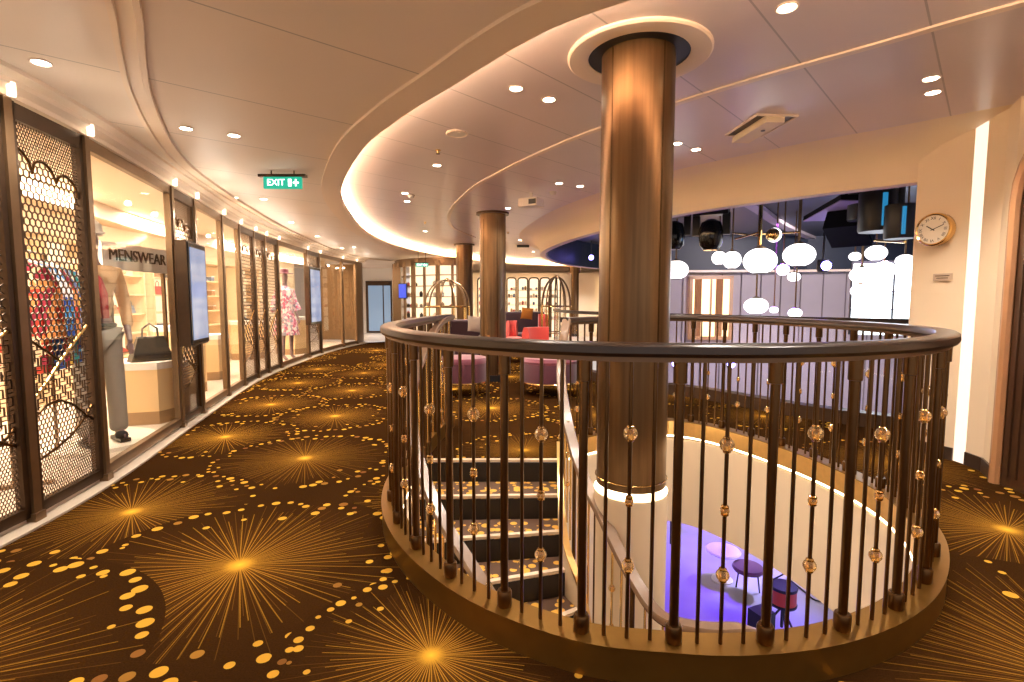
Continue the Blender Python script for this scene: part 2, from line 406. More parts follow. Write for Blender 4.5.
def resample(pts, step, closed=False):
    P = list(pts)+([pts[0]] if closed else []); ds = [0]
    for i in range(1, len(P)): ds.append(ds[-1]+(P[i]-P[i-1]).length)
    n = max(1, round(ds[-1]/step)); out = []; j = 0
    for k in range(n+(0 if closed else 1)):
        t = ds[-1]*k/n
        while j < len(ds)-2 and ds[j+1] < t: j += 1
        f = (t-ds[j])/max(1e-9, ds[j+1]-ds[j]); out.append(P[j].lerp(P[j+1], f))
    return out

# ================================================================== PLAN CURVES
WALL = catmull([(-2.62, -2.5), (-2.6, 0), (-2.6, 1.4), (-2.62, 2.5), (-2.78, 3.55), (-3.30, 5.4), (-4.02, 8.2), (-4.36, 11.0), (-4.46, 12.6), (-4.43, 13.9), (-4.28, 15.3)], 10)
RING = catmull([(-.63, 5.1), (-.70, 4.5), (-.745, 3.9), (-.755, 3.4), (-.72, 3.0), (-.61, 2.62), (-.41, 2.25), (-.12, 1.92), (.22, 1.71), (.5, 1.65), (.78, 1.635),
                (1.10, 1.69), (1.43, 1.83), (1.74, 2.06), (2.03, 2.40), (2.20, 2.75), (2.27, 3.1), (2.25, 3.5), (2.15, 3.95), (1.98, 4.4), (1.75, 4.75), (1.45, 4.88), (1.05, 4.62), (.72, 4.36), (.42, 4.14)], 6)
LIP = catmull([(5.2, 1.15), (3.5, 1.2), (2.2, 1.35), (1.2, 1.62), (.6, 1.92), (.15, 2.21), (-.11, 2.47), (-.42, 2.86), (-.87, 3.43), (-1.4, 4.27), (-2.09, 5.85), (-2.50, 7.5), (-2.84, 9.6), (-2.85, 11.6), (-2.45, 13.8), (-1.5, 16.0), (.5, 18.2), (3, 19.5), (7, 20.5)], 8)
VOIDT = catmull([(4.35, 3.62), (3.95, 3.97), (3.62, 4.29), (3.35, 4.55), (2.73, 5.13), (1.97, 6.09), (1.27, 7.7), (.86, 9.43), (.71, 11.06), (1.0, 12.9), (1.7, 14.8), (2.9, 16.4), (5, 17.3), (8, 17.8)], 8)
CZ = 2.5; IZ = 2.62; VZ = 2.25

# ================================================================== SETTING
hole_ring = [p for p in offset(RING, -.0)]
# floor outline: wall line down the left, wide elsewhere
floor_outer = [Vector((p.x, p.y, 0)) for p in WALL] + [Vector((-3.9, 15.5, 0)), Vector((-3.4, 15.9, 0)), Vector((12, 15.9, 0)), Vector((12, 13, 0))]
vf = catmull([(1.2, 12.2), (.95, 10.6), (1.1, 8.9), (1.5, 7.9), (2.07, 7.09), (2.52, 6.64), (2.91, 6.07), (3.2, 5.62), (3.62, 5.18), (3.9, 4.95)], 6)
floor_outer = [Vector((p.x, p.y, 0)) for p in WALL] + [Vector((-3.9, 15.6, 0)), Vector((-3.3, 15.9, 0)), Vector((4, 15.9, 0)), Vector((4, 13.6, 0))] + vf + [Vector((5.5, 4.9, 0)), Vector((5.5, -2.5, 0))]
ring_hole = [p.copy() for p in RING]
# replace the landing side: the ring curve runs left end -> near -> right -> right end; close across the top stair edge
ri = [i for i, p in enumerate(RING) if p.y <= 4.0][0]
ring_hole = RING[ri:] + [Vector((.36, 3.99, 0)), Vector((-.70, 3.99, 0))]
struct(MB().flat([floor_outer, ring_hole], 0), 'floor', M['carpet'], 'brown carpet with golden starbursts and dots', 'floor')
# slab edges
mb = MB(); mb.sweep([Vector((.36, 3.985, 0)), Vector((-.70, 3.985, 0))], [(0, -.02), (0, -.5)], pclosed=False)
struct(MB().flat([[(-12, 15.9), (-3.3, 15.9), (4, 15.9), (14, 15.9), (14, 24), (-12, 24)]], -.005), 'floor', M['pale_floor'], 'pale floor beyond the end of the carpet', 'floor')

# lower deck
struct(MB().flat([[(-8, -2), (16, -2), (16, 24), (-8, 24)]], -3.4), 'floor', M['lower_floor'], 'pale lower deck floor lit violet below the stairwell', 'floor')

# ceilings
corr = [Vector((p.x, p.y, 0)) for p in LIP] + [Vector((7, 24, 0)), Vector((-12, 24, 0)), Vector((-12, -3, 0)), Vector((5.2, -3, 0))]
M['ceil_corr'] = ceil_mat('corridor_ceiling_panels', (.82, .69, .57), math.radians(130), 1.02, .5)
M['ceil_in'] = ceil_mat('inner_ceiling_panels', (.74, .62, .60), math.radians(137), .58, .28)
struct(MB().flat([corr], CZ), 'ceiling', M['ceil_corr'], 'tan panelled ceiling over the corridor beside the shops', 'ceiling')
inner = [Vector((p.x, p.y, 0)) for p in LIP]
inn = offset(LIP, .25)
outer_in = [(6.5, .2), (-4, .2), (-4, 21.5), (7.5, 21.5)]
vo = offset(VOIDT, -.55)
loop = [Vector((-4, .2, 0)), Vector((-4, 22, 0)), Vector((14, 22, 0)), Vector((14, 18.4, 0))] + [p for p in reversed(vo)] + [Vector((5.6, 3.0, 0)), Vector((5.6, .2, 0))]
struct(MB().flat([loop], IZ), 'ceiling', M['ceil_in'], 'raised lilac-tan panelled ceiling inside the lit cove', 'ceiling')
# lip ring: horizontal soffit with up-stand, LED strip behind it
mb = MB(); mb.sweep([Vector((p.x, p.y, CZ)) for p in LIP], [(-.04, .0), (-.04, -.02), (.16, -.02), (.17, -.005), (.17, .03), (.15, .03), (.15, .0)])
struct(mb, 'trim_1', M['lip'], 'curved tan soffit rim around the raised ceiling', 'ceiling trim', True)
mb = MB(); mb.sweep([Vector((p.x, p.y, CZ)) for p in LIP], [(.05, .02), (.05, .035), (.10, .035), (.10, .02)])
struct(mb, 'trim_2', M['cove_led'], 'continuous warm light strip hidden in the ceiling cove', 'cove light')
mb = MB(); mb.sweep([Vector((p.x, p.y, CZ)) for p in LIP], [(0, 0), (0, IZ-CZ)], pclosed=False)
struct(mb, 'trim_3', M['lip'], 'upright step between corridor ceiling and raised ceiling', 'ceiling trim', True)
# pale line on the inner ceiling
line = catmull([(4.2, .95), (3.2, 1.7), (2.29, 2.47), (1.92, 2.83), (1.4, 3.33), (.69, 4.15), (.26, 4.81), (-.13, 5.54), (-.52, 6.43), (-.95, 8.0), (-1.1, 9.6), (-.8, 11.2)], 6)
mb = MB(); mb.sweep([Vector((p.x, p.y, IZ)) for p in line], [(-.025, 0), (-.025, -.012), (.025, -.012), (.025, 0)])
struct(mb, 'trim_4', M['bright_trim'], 'thin pale curved strip across the raised ceiling', 'ceiling trim')
# moulding on the corridor ceiling
tr = catmull([(-.6, .6), (-1.15, 1.45), (-1.6, 2.21), (-1.86, 2.6), (-2.24, 3.2), (-2.73, 4.15), (-3.08, 5.1), (-3.45, 6.6), (-3.85, 8.6), (-4.2, 11), (-4.4, 13.2), (-4.3, 15), (-3.6, 16.2)], 6)
mb = MB(); mb.sweep([Vector((p.x, p.y, CZ)) for p in tr], [(-.06, 0), (-.06, -.03), (-.035, -.03), (-.03, -.012), (.03, -.012), (.035, -.03), (.06, -.03), (.06, 0)])
struct(mb, 'trim_5', M['lip'], 'curved double moulding on the corridor ceiling', 'ceiling trim')
# bulkhead over the shopfronts
FR = offset(WALL, -.1)   # frame line: just behind the marble strip
mb = MB(); mb.sweep([Vector((p.x, p.y, 2.375)) for p in FR], [(-.08, 0), (.02, 0), (.02, .03), (.07, .05), (.07, .08), (.12, .1), (.12, .14), (-.08, .14)])
struct(mb, 'trim_6', M['lip'], 'tan cornice above the shop windows', 'cornice')
mb = MB(); mb.sweep([Vector((p.x, p.y, 0)) for p in WALL], [(-.2, -.01), (-.2, .03), (-.10, .03), (-.1, .012), (.0, .012), (0, -.01)])
struct(mb, 'trim_7', M['marble'], 'pale marble strip between carpet and shopfronts', 'floor trim')

# void bulkhead: quarter cove with a flat lip
prof = [(0, VZ), (-.11, VZ), (-.12, VZ+.09), (-.15, VZ+.17), (-.21, VZ+.25), (-.30, VZ+.31), (-.42, VZ+.355), (-.56, IZ)]
mb = MB(); mb.sweep([Vector((p.x, p.y, 0)) for p in VOIDT], prof+[(-.56, IZ+.1), (0.0, IZ+.1)])
struct(mb, 'wall_bulkhead', M['cream'], 'smooth cream cove curving down around the atrium opening', 'bulkhead', True)
mb = MB(); mb.sweep([Vector((p.x, p.y, VZ)) for p in VOIDT], [(.0, -.004), (.0, .05), (.012, .05), (.012, -.004)])
struct(mb, 'trim_8', mat('lilac_edge_strip', (.6, .45, .62), .4), 'thin lilac edge of the atrium opening', 'edge trim')

# ================================================================== MAIN COLUMN, FLANGE
CX, CY = .70, 2.95
root = empty('column', (CX, CY, 0), 0, 'large bronze-clad round column rising through the stairwell', 'column')
mb = MB().lathe((0, 0, 0), [(.2, .2), (.2, 1.4), (.2, 2.75)], 48); mb.build('cladding', M['column'], root, True)
mb = MB()
for a in (math.radians(-62), math.radians(110), math.radians(215)):
    mb.box((.2*math.cos(a), .2*math.sin(a), 1.47), (.004, .007, 2.5), a)
mb.build('seam', M['bronze'], root)
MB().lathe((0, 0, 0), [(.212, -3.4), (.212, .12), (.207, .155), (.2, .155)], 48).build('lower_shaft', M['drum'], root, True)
MB().lathe((0, 0, 0), [(.203, .164), (.212, .164), (.212, .170), (.203, .170)], 48).build('light_ring', M['led'], root, True)
MB().tube([(.206*math.cos(a*PI/16), .206*math.sin(a*PI/16), .245) for a in range(32)], .003, 6, True).build('wire_ring', M['brass'], root)
fl = MB().lathe((CX, CY, 0), [(.275, IZ+.02), (.275, IZ-.012), (.29, IZ-.018), (.38, IZ-.018), (.39, IZ-.01), (.39, IZ+.02)], 64)
tag(fl.build('column_collar', M['bright_trim'], None, True), 'white ring on the ceiling around the large bronze column', 'ceiling ring')
tag(MB().lathe((CX, CY, 0), [(.2, IZ-.005), (.275, IZ-.005), (.275, IZ-.001), (.2, IZ-.001)], 48).build('column_recess', M['black'], None, True), 'dark gap in the ceiling around the top of the large column', 'ceiling gap')

def far_column(px, D, r, label, ztop=IZ):
    x = (px-512)/F*D*1.003
    rt = empty('column', (x, D, 0), 0, label, 'column')
    MB().lathe((0, 0, 0), [(r, .1), (r, 1.2), (r, ztop)], 40).build('cladding', M['column'], rt, True)
    MB().lathe((0, 0, 0), [(r+.012, 0), (r+.012, .1), (r, .1)], 40).build('base_ring', M['black'], rt, True)
    MB().lathe((0, 0, 0), [(r+.05, ztop-.03), (r+.05, ztop)], 40).build('top_ring', M['frame'], rt, True)
    mb = MB()
    for a in (-1.2, -2.3): mb.box((r*math.cos(a), r*math.sin(a), 1.3), (.006, .012, 2.4), a)
    mb.build('seam', M['bronze'], rt)
far_column(493, 8.1, .205, 'bronze column left of the large column, nearest of the far ones')
far_column(465, 12.6, .205, 'bronze column partly hidden behind the left far column')
far_column(574, 18.0, .2, 'slim bronze column far beyond the right birdcage, below the round opening', 2.5)

# ================================================================== RING BALUSTRADE
RT = 1.13
bal = empty('balustrade', (RING[0].x, RING[0].y, 0), 0, 'oval stairwell balustrade with dark handrail and bronze balusters on a gold curb', 'balustrade')
bal.location = (0, 0, 0)
RP = [Vector((p.x, p.y, 0)) for p in RING]
# path goes with the well on its left (u<0 is the well side): find sign
MB().sweep(RP, [(.055, -.02), (.055, .10), (.06, .12), (-.055, .12), (-.055, .10), (-.055, -.02)]).build('curb', mat('bronze_curb', (.26, .13, .025), .36, .8, noise=.2, nscale=10), bal, True)
# handrail: wooden top with rounded edge, metal strip beneath
MB().sweep([Vector((p.x, p.y, RT)) for p in RP], [(-.045, -.008), (-.038, 0), (.035, 0), (.046, -.008), (.048, -.03), (.04, -.042), (-.04, -.042), (-.048, -.03)]).build('handrail', M['rail'], bal, True)
MB().sweep([Vector((p.x, p.y, RT)) for p in RP], [(-.02, -.042), (.02, -.042), (.02, -.060), (-.02, -.060)]).build('rail_strip', mat('rail_strip_bronze', (.20, .12, .07), .4, .6), bal)
ends = [RP[0], RP[-1]]
stops = resample(RP, .0775)
kp = min(range(len(stops)), key=lambda i: (stops[i]-Vector((.548, 1.64, 0))).length)
np_ = 0; nb = 0
proto_post = MB().tube([(0, 0, .12), (0, 0, 1.06)], .0155, 10).lathe((0, 0, 0), [(.026, .12), (.028, .125), (.028, .175), (.024, .182)], 14).lathe((0, 0, 0), [(.0165, 1.0), (.0225, 1.002), (.0225, 1.072)], 12)
proto_bal = MB().tube([(0, 0, .12), (0, 0, 1.075)], .0068, 8)
pp = proto_post.build('post', M['bronze_post'], bal, True); pb = proto_bal.build('baluster', M['bronze_post'], bal, True)
pg = proto_bal.build('beaded_baluster', M['bronze_post'], bal, True); pgo = pg
def bead_mb(z, r):
    return MB().ball((0, 0, z), r, 14, 1, 10)
for i, p in enumerate(stops):
    k = (i-kp-2) % 4
    # phase chosen so that posts fall where the photograph has them
    if k == 2 or i == 0 or i == len(stops)-1:
        o = pp if np_ == 0 else pp.copy(); np_ += 1
        if o is not pp: COL.objects.link(o)
        o.parent = bal; o.location = (p.x, p.y, 0)
    else:
        o = (pb if k else pg).copy(); COL.objects.link(o)
        o.parent = bal; o.location = (p.x, p.y, 0)
        if k == 0:
            zs = [(.83, .024), (.60, .015), (.375, .022)] if (i//4) % 2 == 0 else [(.80, .024), (.58, .015), (.36, .022)]
            for z, r in zs:
                b = bead_mb(z, r).build('glass_bead', M['bead'], o, True)
                MB().lathe((0, 0, 0), [(.0085, z-r-.004), (.013, z-r), (.013, z-r+.006), (.0085, z-r+.008)], 10).lathe((0, 0, 0), [(.0085, z+r-.008), (.013, z+r-.006), (.013, z+r), (.0085, z+r+.004)], 10).tube([(0, 0, z-r), (0, 0, z+r)], .0075, 8).build('bead_cap', M['brass'], o, True)
bpy.data.objects.remove(pg); bpy.data.objects.remove(pb)

# drum wall below the far side of the curb and LED under it
i0 = min(range(len(RP)), key=lambda i: (RP[i]-Vector((1.43, 1.83, 0))).length)
dr = [Vector((p.x, p.y, 0)) for p in offset(RP, -.04)]
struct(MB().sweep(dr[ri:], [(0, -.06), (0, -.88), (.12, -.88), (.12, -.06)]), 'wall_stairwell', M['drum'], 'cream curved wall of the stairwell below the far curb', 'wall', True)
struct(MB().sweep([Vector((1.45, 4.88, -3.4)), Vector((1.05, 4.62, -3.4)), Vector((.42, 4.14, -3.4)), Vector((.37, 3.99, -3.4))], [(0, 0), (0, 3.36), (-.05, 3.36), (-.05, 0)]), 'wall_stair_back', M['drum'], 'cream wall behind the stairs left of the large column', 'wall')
dl = [Vector((p.x, p.y, 0)) for p in offset(RP, -.045)]
struct(MB().sweep(dl[ri+4:], [(0, -.035), (0, -.02), (-.012, -.02), (-.012, -.035)]), 'trim_9', M['led'], 'warm light strip running under the stairwell curb', 'light strip')
struct(MB().sweep([Vector((p.x, p.y, 0)) for p in offset(RP, -.056)][ri:], [(0, -.015), (0, .115), (.005, .115), (.005, -.015)]), 'trim_10', M['gold'], 'gold inner face of the stairwell curb', 'curb face')

# ================================================================== STAIRS
NOS = [((-.70, 3.99), (.36, 3.99)), ((-.70, 3.66), (.34, 3.69)), ((-.68, 3.31), (.33, 3.46)), ((-.60, 2.98), (.35, 3.27)), ((-.36, 2.62), (.42, 3.10)),
       ((-.06, 2.25), (.45, 2.90)), ((.25, 2.0), (.52, 2.72)), ((.65, 1.85), (.68, 2.62)), ((1.05, 1.88), (.85, 2.60)), ((1.5, 2.05), (.97, 2.66)), ((1.85, 2.4), (1.06, 2.76)),
       ((2.05, 2.8), (1.12, 2.85)), ((2.1, 3.2), (1.14, 2.98)), ((2.05, 3.6), (1.12, 3.1)), ((1.8, 4.0), (1.05, 3.22)), ((1.4, 4.2), (.95, 3.32)), ((1.0, 4.2), (.8, 3.36))]
RH = .172
st = empty('staircase', (0, 3.99, 0), 0, 'carpeted stairs curving down inside the oval balustrade around the large column', 'staircase')
st.location = (0, 0, 0)
for i in range(len(NOS)-1):
    o0, i0_ = NOS[i]; o1, i1 = NOS[i+1]; z = -RH*(i+1)
    MB().prism([o0, i0_, i1, o1], z-.04, z-.004).build('tread', M['tread'], st)
    MB().bar((o0[0], o0[1]+.002, z+RH/2-.022), (i0_[0], i0_[1]+.002, z+RH/2-.022), .014, RH+.0).build('riser', M['riser'], st)
for i in range(len(NOS)-1):
    o0, i0_ = NOS[i]; z = -RH*i
    MB().bar((o0[0], o0[1]+.012, z-.006), (i0_[0], i0_[1]+.012, z-.006), .035, .020).build('nosing', M['nosing'], st)
def interp_path(pts, per=6): return catmull([tuple(p) for p in pts], per)
outer_s = interp_path([(o[0], o[1], -RH*i) for i, (o, n) in enumerate(NOS)]); inner_s = interp_path([(n[0], n[1], -RH*i) for i, (o, n) in enumerate(NOS)])
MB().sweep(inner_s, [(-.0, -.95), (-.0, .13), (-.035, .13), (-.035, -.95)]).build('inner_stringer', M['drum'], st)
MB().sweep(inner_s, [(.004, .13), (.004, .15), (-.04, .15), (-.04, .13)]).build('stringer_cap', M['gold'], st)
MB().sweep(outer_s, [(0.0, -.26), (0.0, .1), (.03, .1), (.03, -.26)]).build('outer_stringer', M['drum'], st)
# stair handrails
LH = catmull([(-.60, 5.08, 1.12), (-.64, 4.7, 1.10), (-.675, 4.3, 1.0), (-.69, 3.95, .87), (-.695, 3.6, .73), (-.655, 3.3, .58), (-.60, 3.08, .44), (-.53, 2.92, .31), (-.45, 2.78, .2), (-.345, 2.62, .09), (-.22, 2.48, -.02), (-.13, 2.38, -.10), (-.03, 2.30, -.19), (.2, 2.15, -.34), (.55, 2.0, -.52), (1.0, 2.0, -.75)], 5)
RH_ = catmull([(.44, 4.12, 1.12), (.405, 4.04, .98), (.383, 3.95, .78), (.375, 3.8, .63), (.388, 3.55, .45), (.425, 3.3, .265), (.468, 3.04, .14), (.524, 2.84, .045), (.583, 2.66, -.075), (.645, 2.5, -.168), (.708, 2.40, -.24), (.80, 2.36, -.272), (.95, 2.33, -.28), (1.12, 2.36, -.30), (1.3, 2.55, -.45)], 5)
rp = [(-.036, -.01), (-.03, 0), (.03, 0), (.036, -.01), (.036, -.03), (.028, -.038), (-.028, -.038), (-.036, -.03)]
for path, nm, lab, side in ((LH, 'left', 'stair handrail descending inside the left of the oval balustrade', outer_s), (RH_, 'right', 'stair handrail descending left of the large column', inner_s)):
    hr = empty('stair_balustrade', (0, 0, 0), 0, lab, 'stair rail')
    MB().sweep(path, rp).build('handrail', M['stair_rail'], hr, True)
    MB().sweep(path, [(-.02, -.038), (.02, -.038), (.02, -.05), (-.02, -.05)]).build('rail_strip', M['bronze'], hr)
    pts = resample(path, .115)
    for j, p in enumerate(pts[1:-1]):
        q = min(side, key=lambda s: (s.x-p.x)**2+(s.y-p.y)**2)
        zb = q.z-.02
        if p.z-zb < .3: zb = p.z-.85
        thick = j % 4 == 1
        b = MB().tube([(p.x, p.y, zb), (p.x, p.y, p.z-.045)], .014 if thick else .007, 8).build('post' if thick else 'baluster', M['bronze_post'] if thick else M['brass'], hr, True)
        if j % 4 == 3:
            for dz, r in ((.28, .02), (.5, .014), (.72, .02)):
                MB().ball((p.x, p.y, zb+dz), r, 12).build('glass_bead', M['bead'], b, True)

# ================================================================== SHOPFRONTS
def at_px(curve, px):
    best = None
    for i in range(len(curve)-1):
        a, b = curve[i], curve[i+1]
        if a.y <= .3: continue
        fa = a.x/a.y*F*1.0032+512-px; fb = b.x/b.y*F*1.0032+512-px
        if fa*fb <= 0:
            t = fa/(fa-fb) if fa != fb else 0; p = a.lerp(b, t)
            return p
    return None
posts_px = [15, 91, 174, 196, 223, 240, 254.5, 265.5, 278, 307, 319.5, 342, 356]
PP = [at_px(FR, x) for x in posts_px]
# one more bay toward the camera, mostly out of frame
d = (PP[1]-PP[0]); pprev = Vector((FR[0].x, PP[0].y-.78, 0)); pprev.x = min(FR, key=lambda q: abs(q.y-pprev.y)).x
PP = [pprev] + PP
kinds = ['screen', 'screen', 'glass', 'screen', 'glass', 'glass', 'screen', 'screen', 'screen', 'glass', 'screen', 'glass', 'glass']
ZT = 2.36; ZB = .04
for i, p in enumerate(PP):
    t = (PP[min(i+1, len(PP)-1)]-PP[max(i-1, 0)]); a = math.atan2(t.y, t.x)
    mb = MB().box((p.x, p.y, (ZT+ZB)/2), (.055, .075, ZT-ZB), a); mb.box((p.x, p.y, .03), (.075, .1, .06), a)
    o = struct(mb, 'trim_%d' % (20+i), M['framegold'], 'slim bronze upright between shopfront panels', 'post')
    MB().lathe((p.x+math.sin(a)*.06, p.y-math.cos(a)*.06, 2.40), [(.02, -.035), (.02, .035)], 10).build('top_cap', M['cap_lamp'], o, True)
    ld = bpy.data.lights.new('post_lamp', 'POINT'); ld.energy = 1.1 if p.y < 4.5 else 2.4; ld.color = (1, .86, .70); ld.shadow_soft_size = .02; lo = bpy.data.objects.new('post_lamp', ld); COL.objects.link(lo); lo.location = (p.x+math.sin(a)*.34, p.y-math.cos(a)*.34, 2.18)

def arcpts(c, r, a0, a1, n): return [(c[0]+r*math.cos(a0+(a1-a0)*k/n), c[1]+r*math.sin(a0+(a1-a0)*k/n)) for k in range(n+1)]
def polyf(pts):
    def f(u):
        for (a, b), (c, d_) in zip(pts, pts[1:]):
            if u <= c: return b+(d_-b)*(u-a)/max(1e-6, c-a)
        return pts[-1][1]
    return f
def scallop(u):
    base = 2.08-.10*u; seg = [0, .25, .62, 1.0001]
    for a, b in zip(seg, seg[1:]):
        if u <= b:
            t = (u-a)/(b-a); return base-.05+.10*math.sqrt(max(0, 1-(2*t-1)**2)) if a > 0 else base-.05+.10*math.sqrt(max(0, 1-t**2))
    return base
LA = polyf([(0, 1.05), (.25, .97), (.48, .89)]); LB = polyf([(0, .68), (.25, .78), (.48, .89), (.75, 1.0), (1, 1.10)])
LC = polyf([(0, .58), (.2, .64), (.42, .655), (.65, .6), (.88, .50), (1, .46)]); LD = polyf([(0, .33), (.3, .36), (.6, .41), (.88, .50), (1, .56)])
def hexnet(mb, W, r, inside, x0, x1, z0, z1, th, cell=.004):
    dx = r*math.sqrt(3); dz = r*1.5; row = 0; z = z0
    while z < z1+r:
        x = x0+(dx/2 if row % 2 else 0)
        while x < x1+dx:
            c = [(x+r*math.cos(PI/6+k*PI/3), z+r*math.sin(PI/6+k*PI/3)) for k in range(6)]
            for k in (0, 1, 2):
                a, b = c[k], c[k+1]; m_ = ((a[0]+b[0])/2, (a[1]+b[1])/2)
                if x0 <= m_[0] <= x1 and z0 <= m_[1] <= z1 and inside(m_[0]/W, m_[1]): mb.bar((a[0], 0, a[1]), (b[0], 0, b[1]), th, cell, (0, 1, 0)) if False else mb.bar((a[0], 0, a[1]), (b[0], 0, b[1]), cell, th, (0, 1, 0))
            x += dx
        z += dz; row += 1
def brick(mb, W, s, inside, x0, x1, z0, z1, th):
    ni = int((x1-x0)/s)+1; nj = int((z1-z0)/s)+1; rr = random.Random(11)
    for i in range(ni):
        for j in range(nj):
            x = x0+i*s; z = z0+j*s
            m_ = (x+s/2, z+s/2)
            if not inside(m_[0]/W, m_[1]) or m_[0] > x1: continue
            if (i+j) % 2 == 0:
                mb.bar((x, 0, z), (x+s*1.5, 0, z), .005, th, (0, 1, 0)); mb.bar((x+s*.5, 0, z), (x+s*.5, 0, z+s), .005, th, (0, 1, 0))
            else:
                mb.bar((x, 0, z-s*.4), (x, 0, z+s), .005, th, (0, 1, 0)); mb.bar((x, 0, z+s*.5), (x+s, 0, z+s*.5), .005, th, (0, 1, 0))
def screen(p, q, label, dens=1.0, fine=True):
    v = q-p; L = v.length; a = math.atan2(v.y, v.x); rt = empty('decorative_screen', (p.x, p.y, 0), a, label, 'screen')
    x0, x1 = .03, L-.03; W = L
    fr = MB(); w = .035
    fr.box((x0+w/2, 0, (ZT+ZB)/2), (w, .05, ZT-ZB)); fr.box((x1-w/2, 0, (ZT+ZB)/2), (w, .05, ZT-ZB))
    fr.box((L/2, 0, ZT-.05), (x1-x0, .05, .09)); fr.box((L/2, 0, ZB+.03), (x1-x0, .05, .06))
    fr.build('frame', M['frame'], rt)
    ia, ib = x0+w, x1-w; IW = ib-ia
    U = lambda u: (u*W-ia)/IW
    zt = ZT-.09; zb = ZB+.06
    if fine:
        mb = MB(); hexnet(mb, W, .0125/dens, lambda u, z: z > scallop(U(u)), ia, ib, 1.9, zt, .004, .004); mb.build('fine_mesh', M['frame'], rt)
        mb = MB(); hexnet(mb, W, .026/dens, lambda u, z: z < scallop(U(u)) and z > (LA(U(u)) if U(u) < .48 else LB(U(u))), ia, ib, .9, 2.12, .006, .0068); mb.build('honeycomb_mesh', M['frame'], rt)
        mb = MB(); hexnet(mb, W, .0185/dens, lambda u, z: LD(U(u)) < z < LC(U(u)), ia, ib, .3, .7, .005, .0055); mb.build('leaf_mesh', M['frame'], rt)
        mb = MB(); hexnet(mb, W, .0125/dens, lambda u, z: z < LD(U(u)), ia, ib, zb, .58, .004, .004); mb.build('fine_mesh', M['frame'], rt)
    mb = MB(); brick(mb, W, .048/dens, lambda u, z: (U(u) < .48 and LB(U(u)) < z < LA(U(u))) or (z < LB(U(u)) and z > LC(U(u))), ia, ib, .45, 1.1, .008); mb.build('lattice', M['frame'], rt)
    n = 24
    MB().tube([(ia+IW*k/n, 0, scallop(k/n)) for k in range(n+1)], .009, 6).build('cloud_scroll', M['bronze_post'], rt, True)
    MB().tube([(ia+IW*k/12*.48, 0, LA(k/12*.48)) for k in range(13)], .008, 6).build('branch', M['bronze_post'], rt, True)
    MB().tube([(ia+IW*k/n, 0, LB(k/n)) for k in range(n+1)], .009, 6).build('branch', M['gold'], rt, True)
    MB().tube([(ia+IW*k/n, 0, LC(k/n)) for k in range(n+1)], .008, 6).build('branch', M['bronze_post'], rt, True)
    MB().tube([(ia+IW*k/n, 0, LD(k/n)) for k in range(n+1)], .008, 6).build('branch', M['bronze_post'], rt, True)
    return rt
wn = 0
scr_lab = ['perforated bronze screen cut off by the left edge of the picture', 'large honeycomb bronze screen left of the first shop window', '',
           'narrow lattice screen behind the nearer wall display', '', '', 'lattice screen, first of the three side by side', 'lattice screen, middle of the three side by side', 'lattice screen, last of the three before the dress window', '', 'narrow lattice screen behind the farther wall display']
for i, kd in enumerate(kinds):
    p, q = PP[i], PP[i+1]
    if kd == 'screen':
        screen(p, q, scr_lab[i], 1.0 if i < 4 else .75)
    else:
        wn += 1; v = q-p; L = v.length; a = math.atan2(v.y, v.x)
        o = empty('window_%d' % wn, (p.x, p.y, 0), a, 'shopfront window %s' % ['with the menswear display', 'just beyond the nearer wall display', 'narrow one left of the three lattice screens', 'with the floral dress mannequin', 'beyond the farther wall display', 'last of the row at the corridor end'][wn-1], 'window'); o['kind'] = 'structure'
        fr = MB(); w = .03; x0, x1 = .03, L-.03
        fr.box((x0+w/2, 0, (ZT+ZB)/2), (w, .05, ZT-ZB)); fr.box((x1-w/2, 0, (ZT+ZB)/2), (w, .05, ZT-ZB)); fr.box((L/2, 0, ZT-.04), (x1-x0, .05, .08)); fr.box((L/2, 0, ZB+.035), (x1-x0, .05, .07))
        fr.build('window_frame', M['framegold'], o)
        MB().box((L/2, 0, (ZT+ZB)/2), (x1-x0-.06, .008, ZT-ZB-.14)).build('pane', M['glass'], o)
# curved end of the shopfront
e = PP[-1]; mb = MB()
endc = catmull([(e.x, e.y), (e.x+.02, e.y+.5), (e.x-.1, e.y+.95), (e.x-.5, e.y+1.2), (e.x-1.6, e.y+1.3)], 6)
mb.sweep([Vector((p.x, p.y, 0)) for p in endc], [(0, .04), (0, 2.36), (-.06, 2.36), (-.06, .04)])
struct(mb, 'wall_shop_end', M['framegold'], 'curved bronze end of the shopfront at the corridor end', 'wall', True)

# shop interior shell
back = offset(WALL, -2.3)
back = [Vector((p.x, p.y, 0)) for p in back if p.y > -2.5]
fl_loop = [Vector((p.x, p.y, 0)) for p in offset(WALL, -.1)]+[Vector((p.x, p.y, 0)) for p in reversed(back)]
struct(MB().flat([fl_loop], .03), 'floor', M['shop_floor'], 'pale shop floor behind the windows', 'floor')
struct(MB().sweep(back, [(0, 0), (0, 2.5), (-.1, 2.5), (-.1, 0)]), 'wall_shop_back', M['shop_wall'], 'cream back wall of the shop', 'wall', True)
struct(MB().flat([fl_loop], 2.42), 'ceiling', mat('shop_ceiling_paint', (.8, .64, .48), .5), 'warm cream shop ceiling', 'ceiling')
sl = offset(WALL, -1.55); sl = [Vector((p.x, p.y, 2.36)) for p in sl]
struct(MB().sweep(sl, [(-.06, 0), (-.06, .05), (.06, .05), (.06, 0)]), 'trim_40', M['shop_light'], 'long curved light cove across the shop ceiling', 'light strip')
struct(MB().sweep([Vector((p.x, p.y, 2.30)) for p in offset(WALL, -1.35)], [(-.03, -.06), (-.03, .12), (.03, .12), (.03, -.06)]), 'trim_41', M['shop_wall'], 'curved ceiling fascia inside the shop', 'ceiling trim', True)

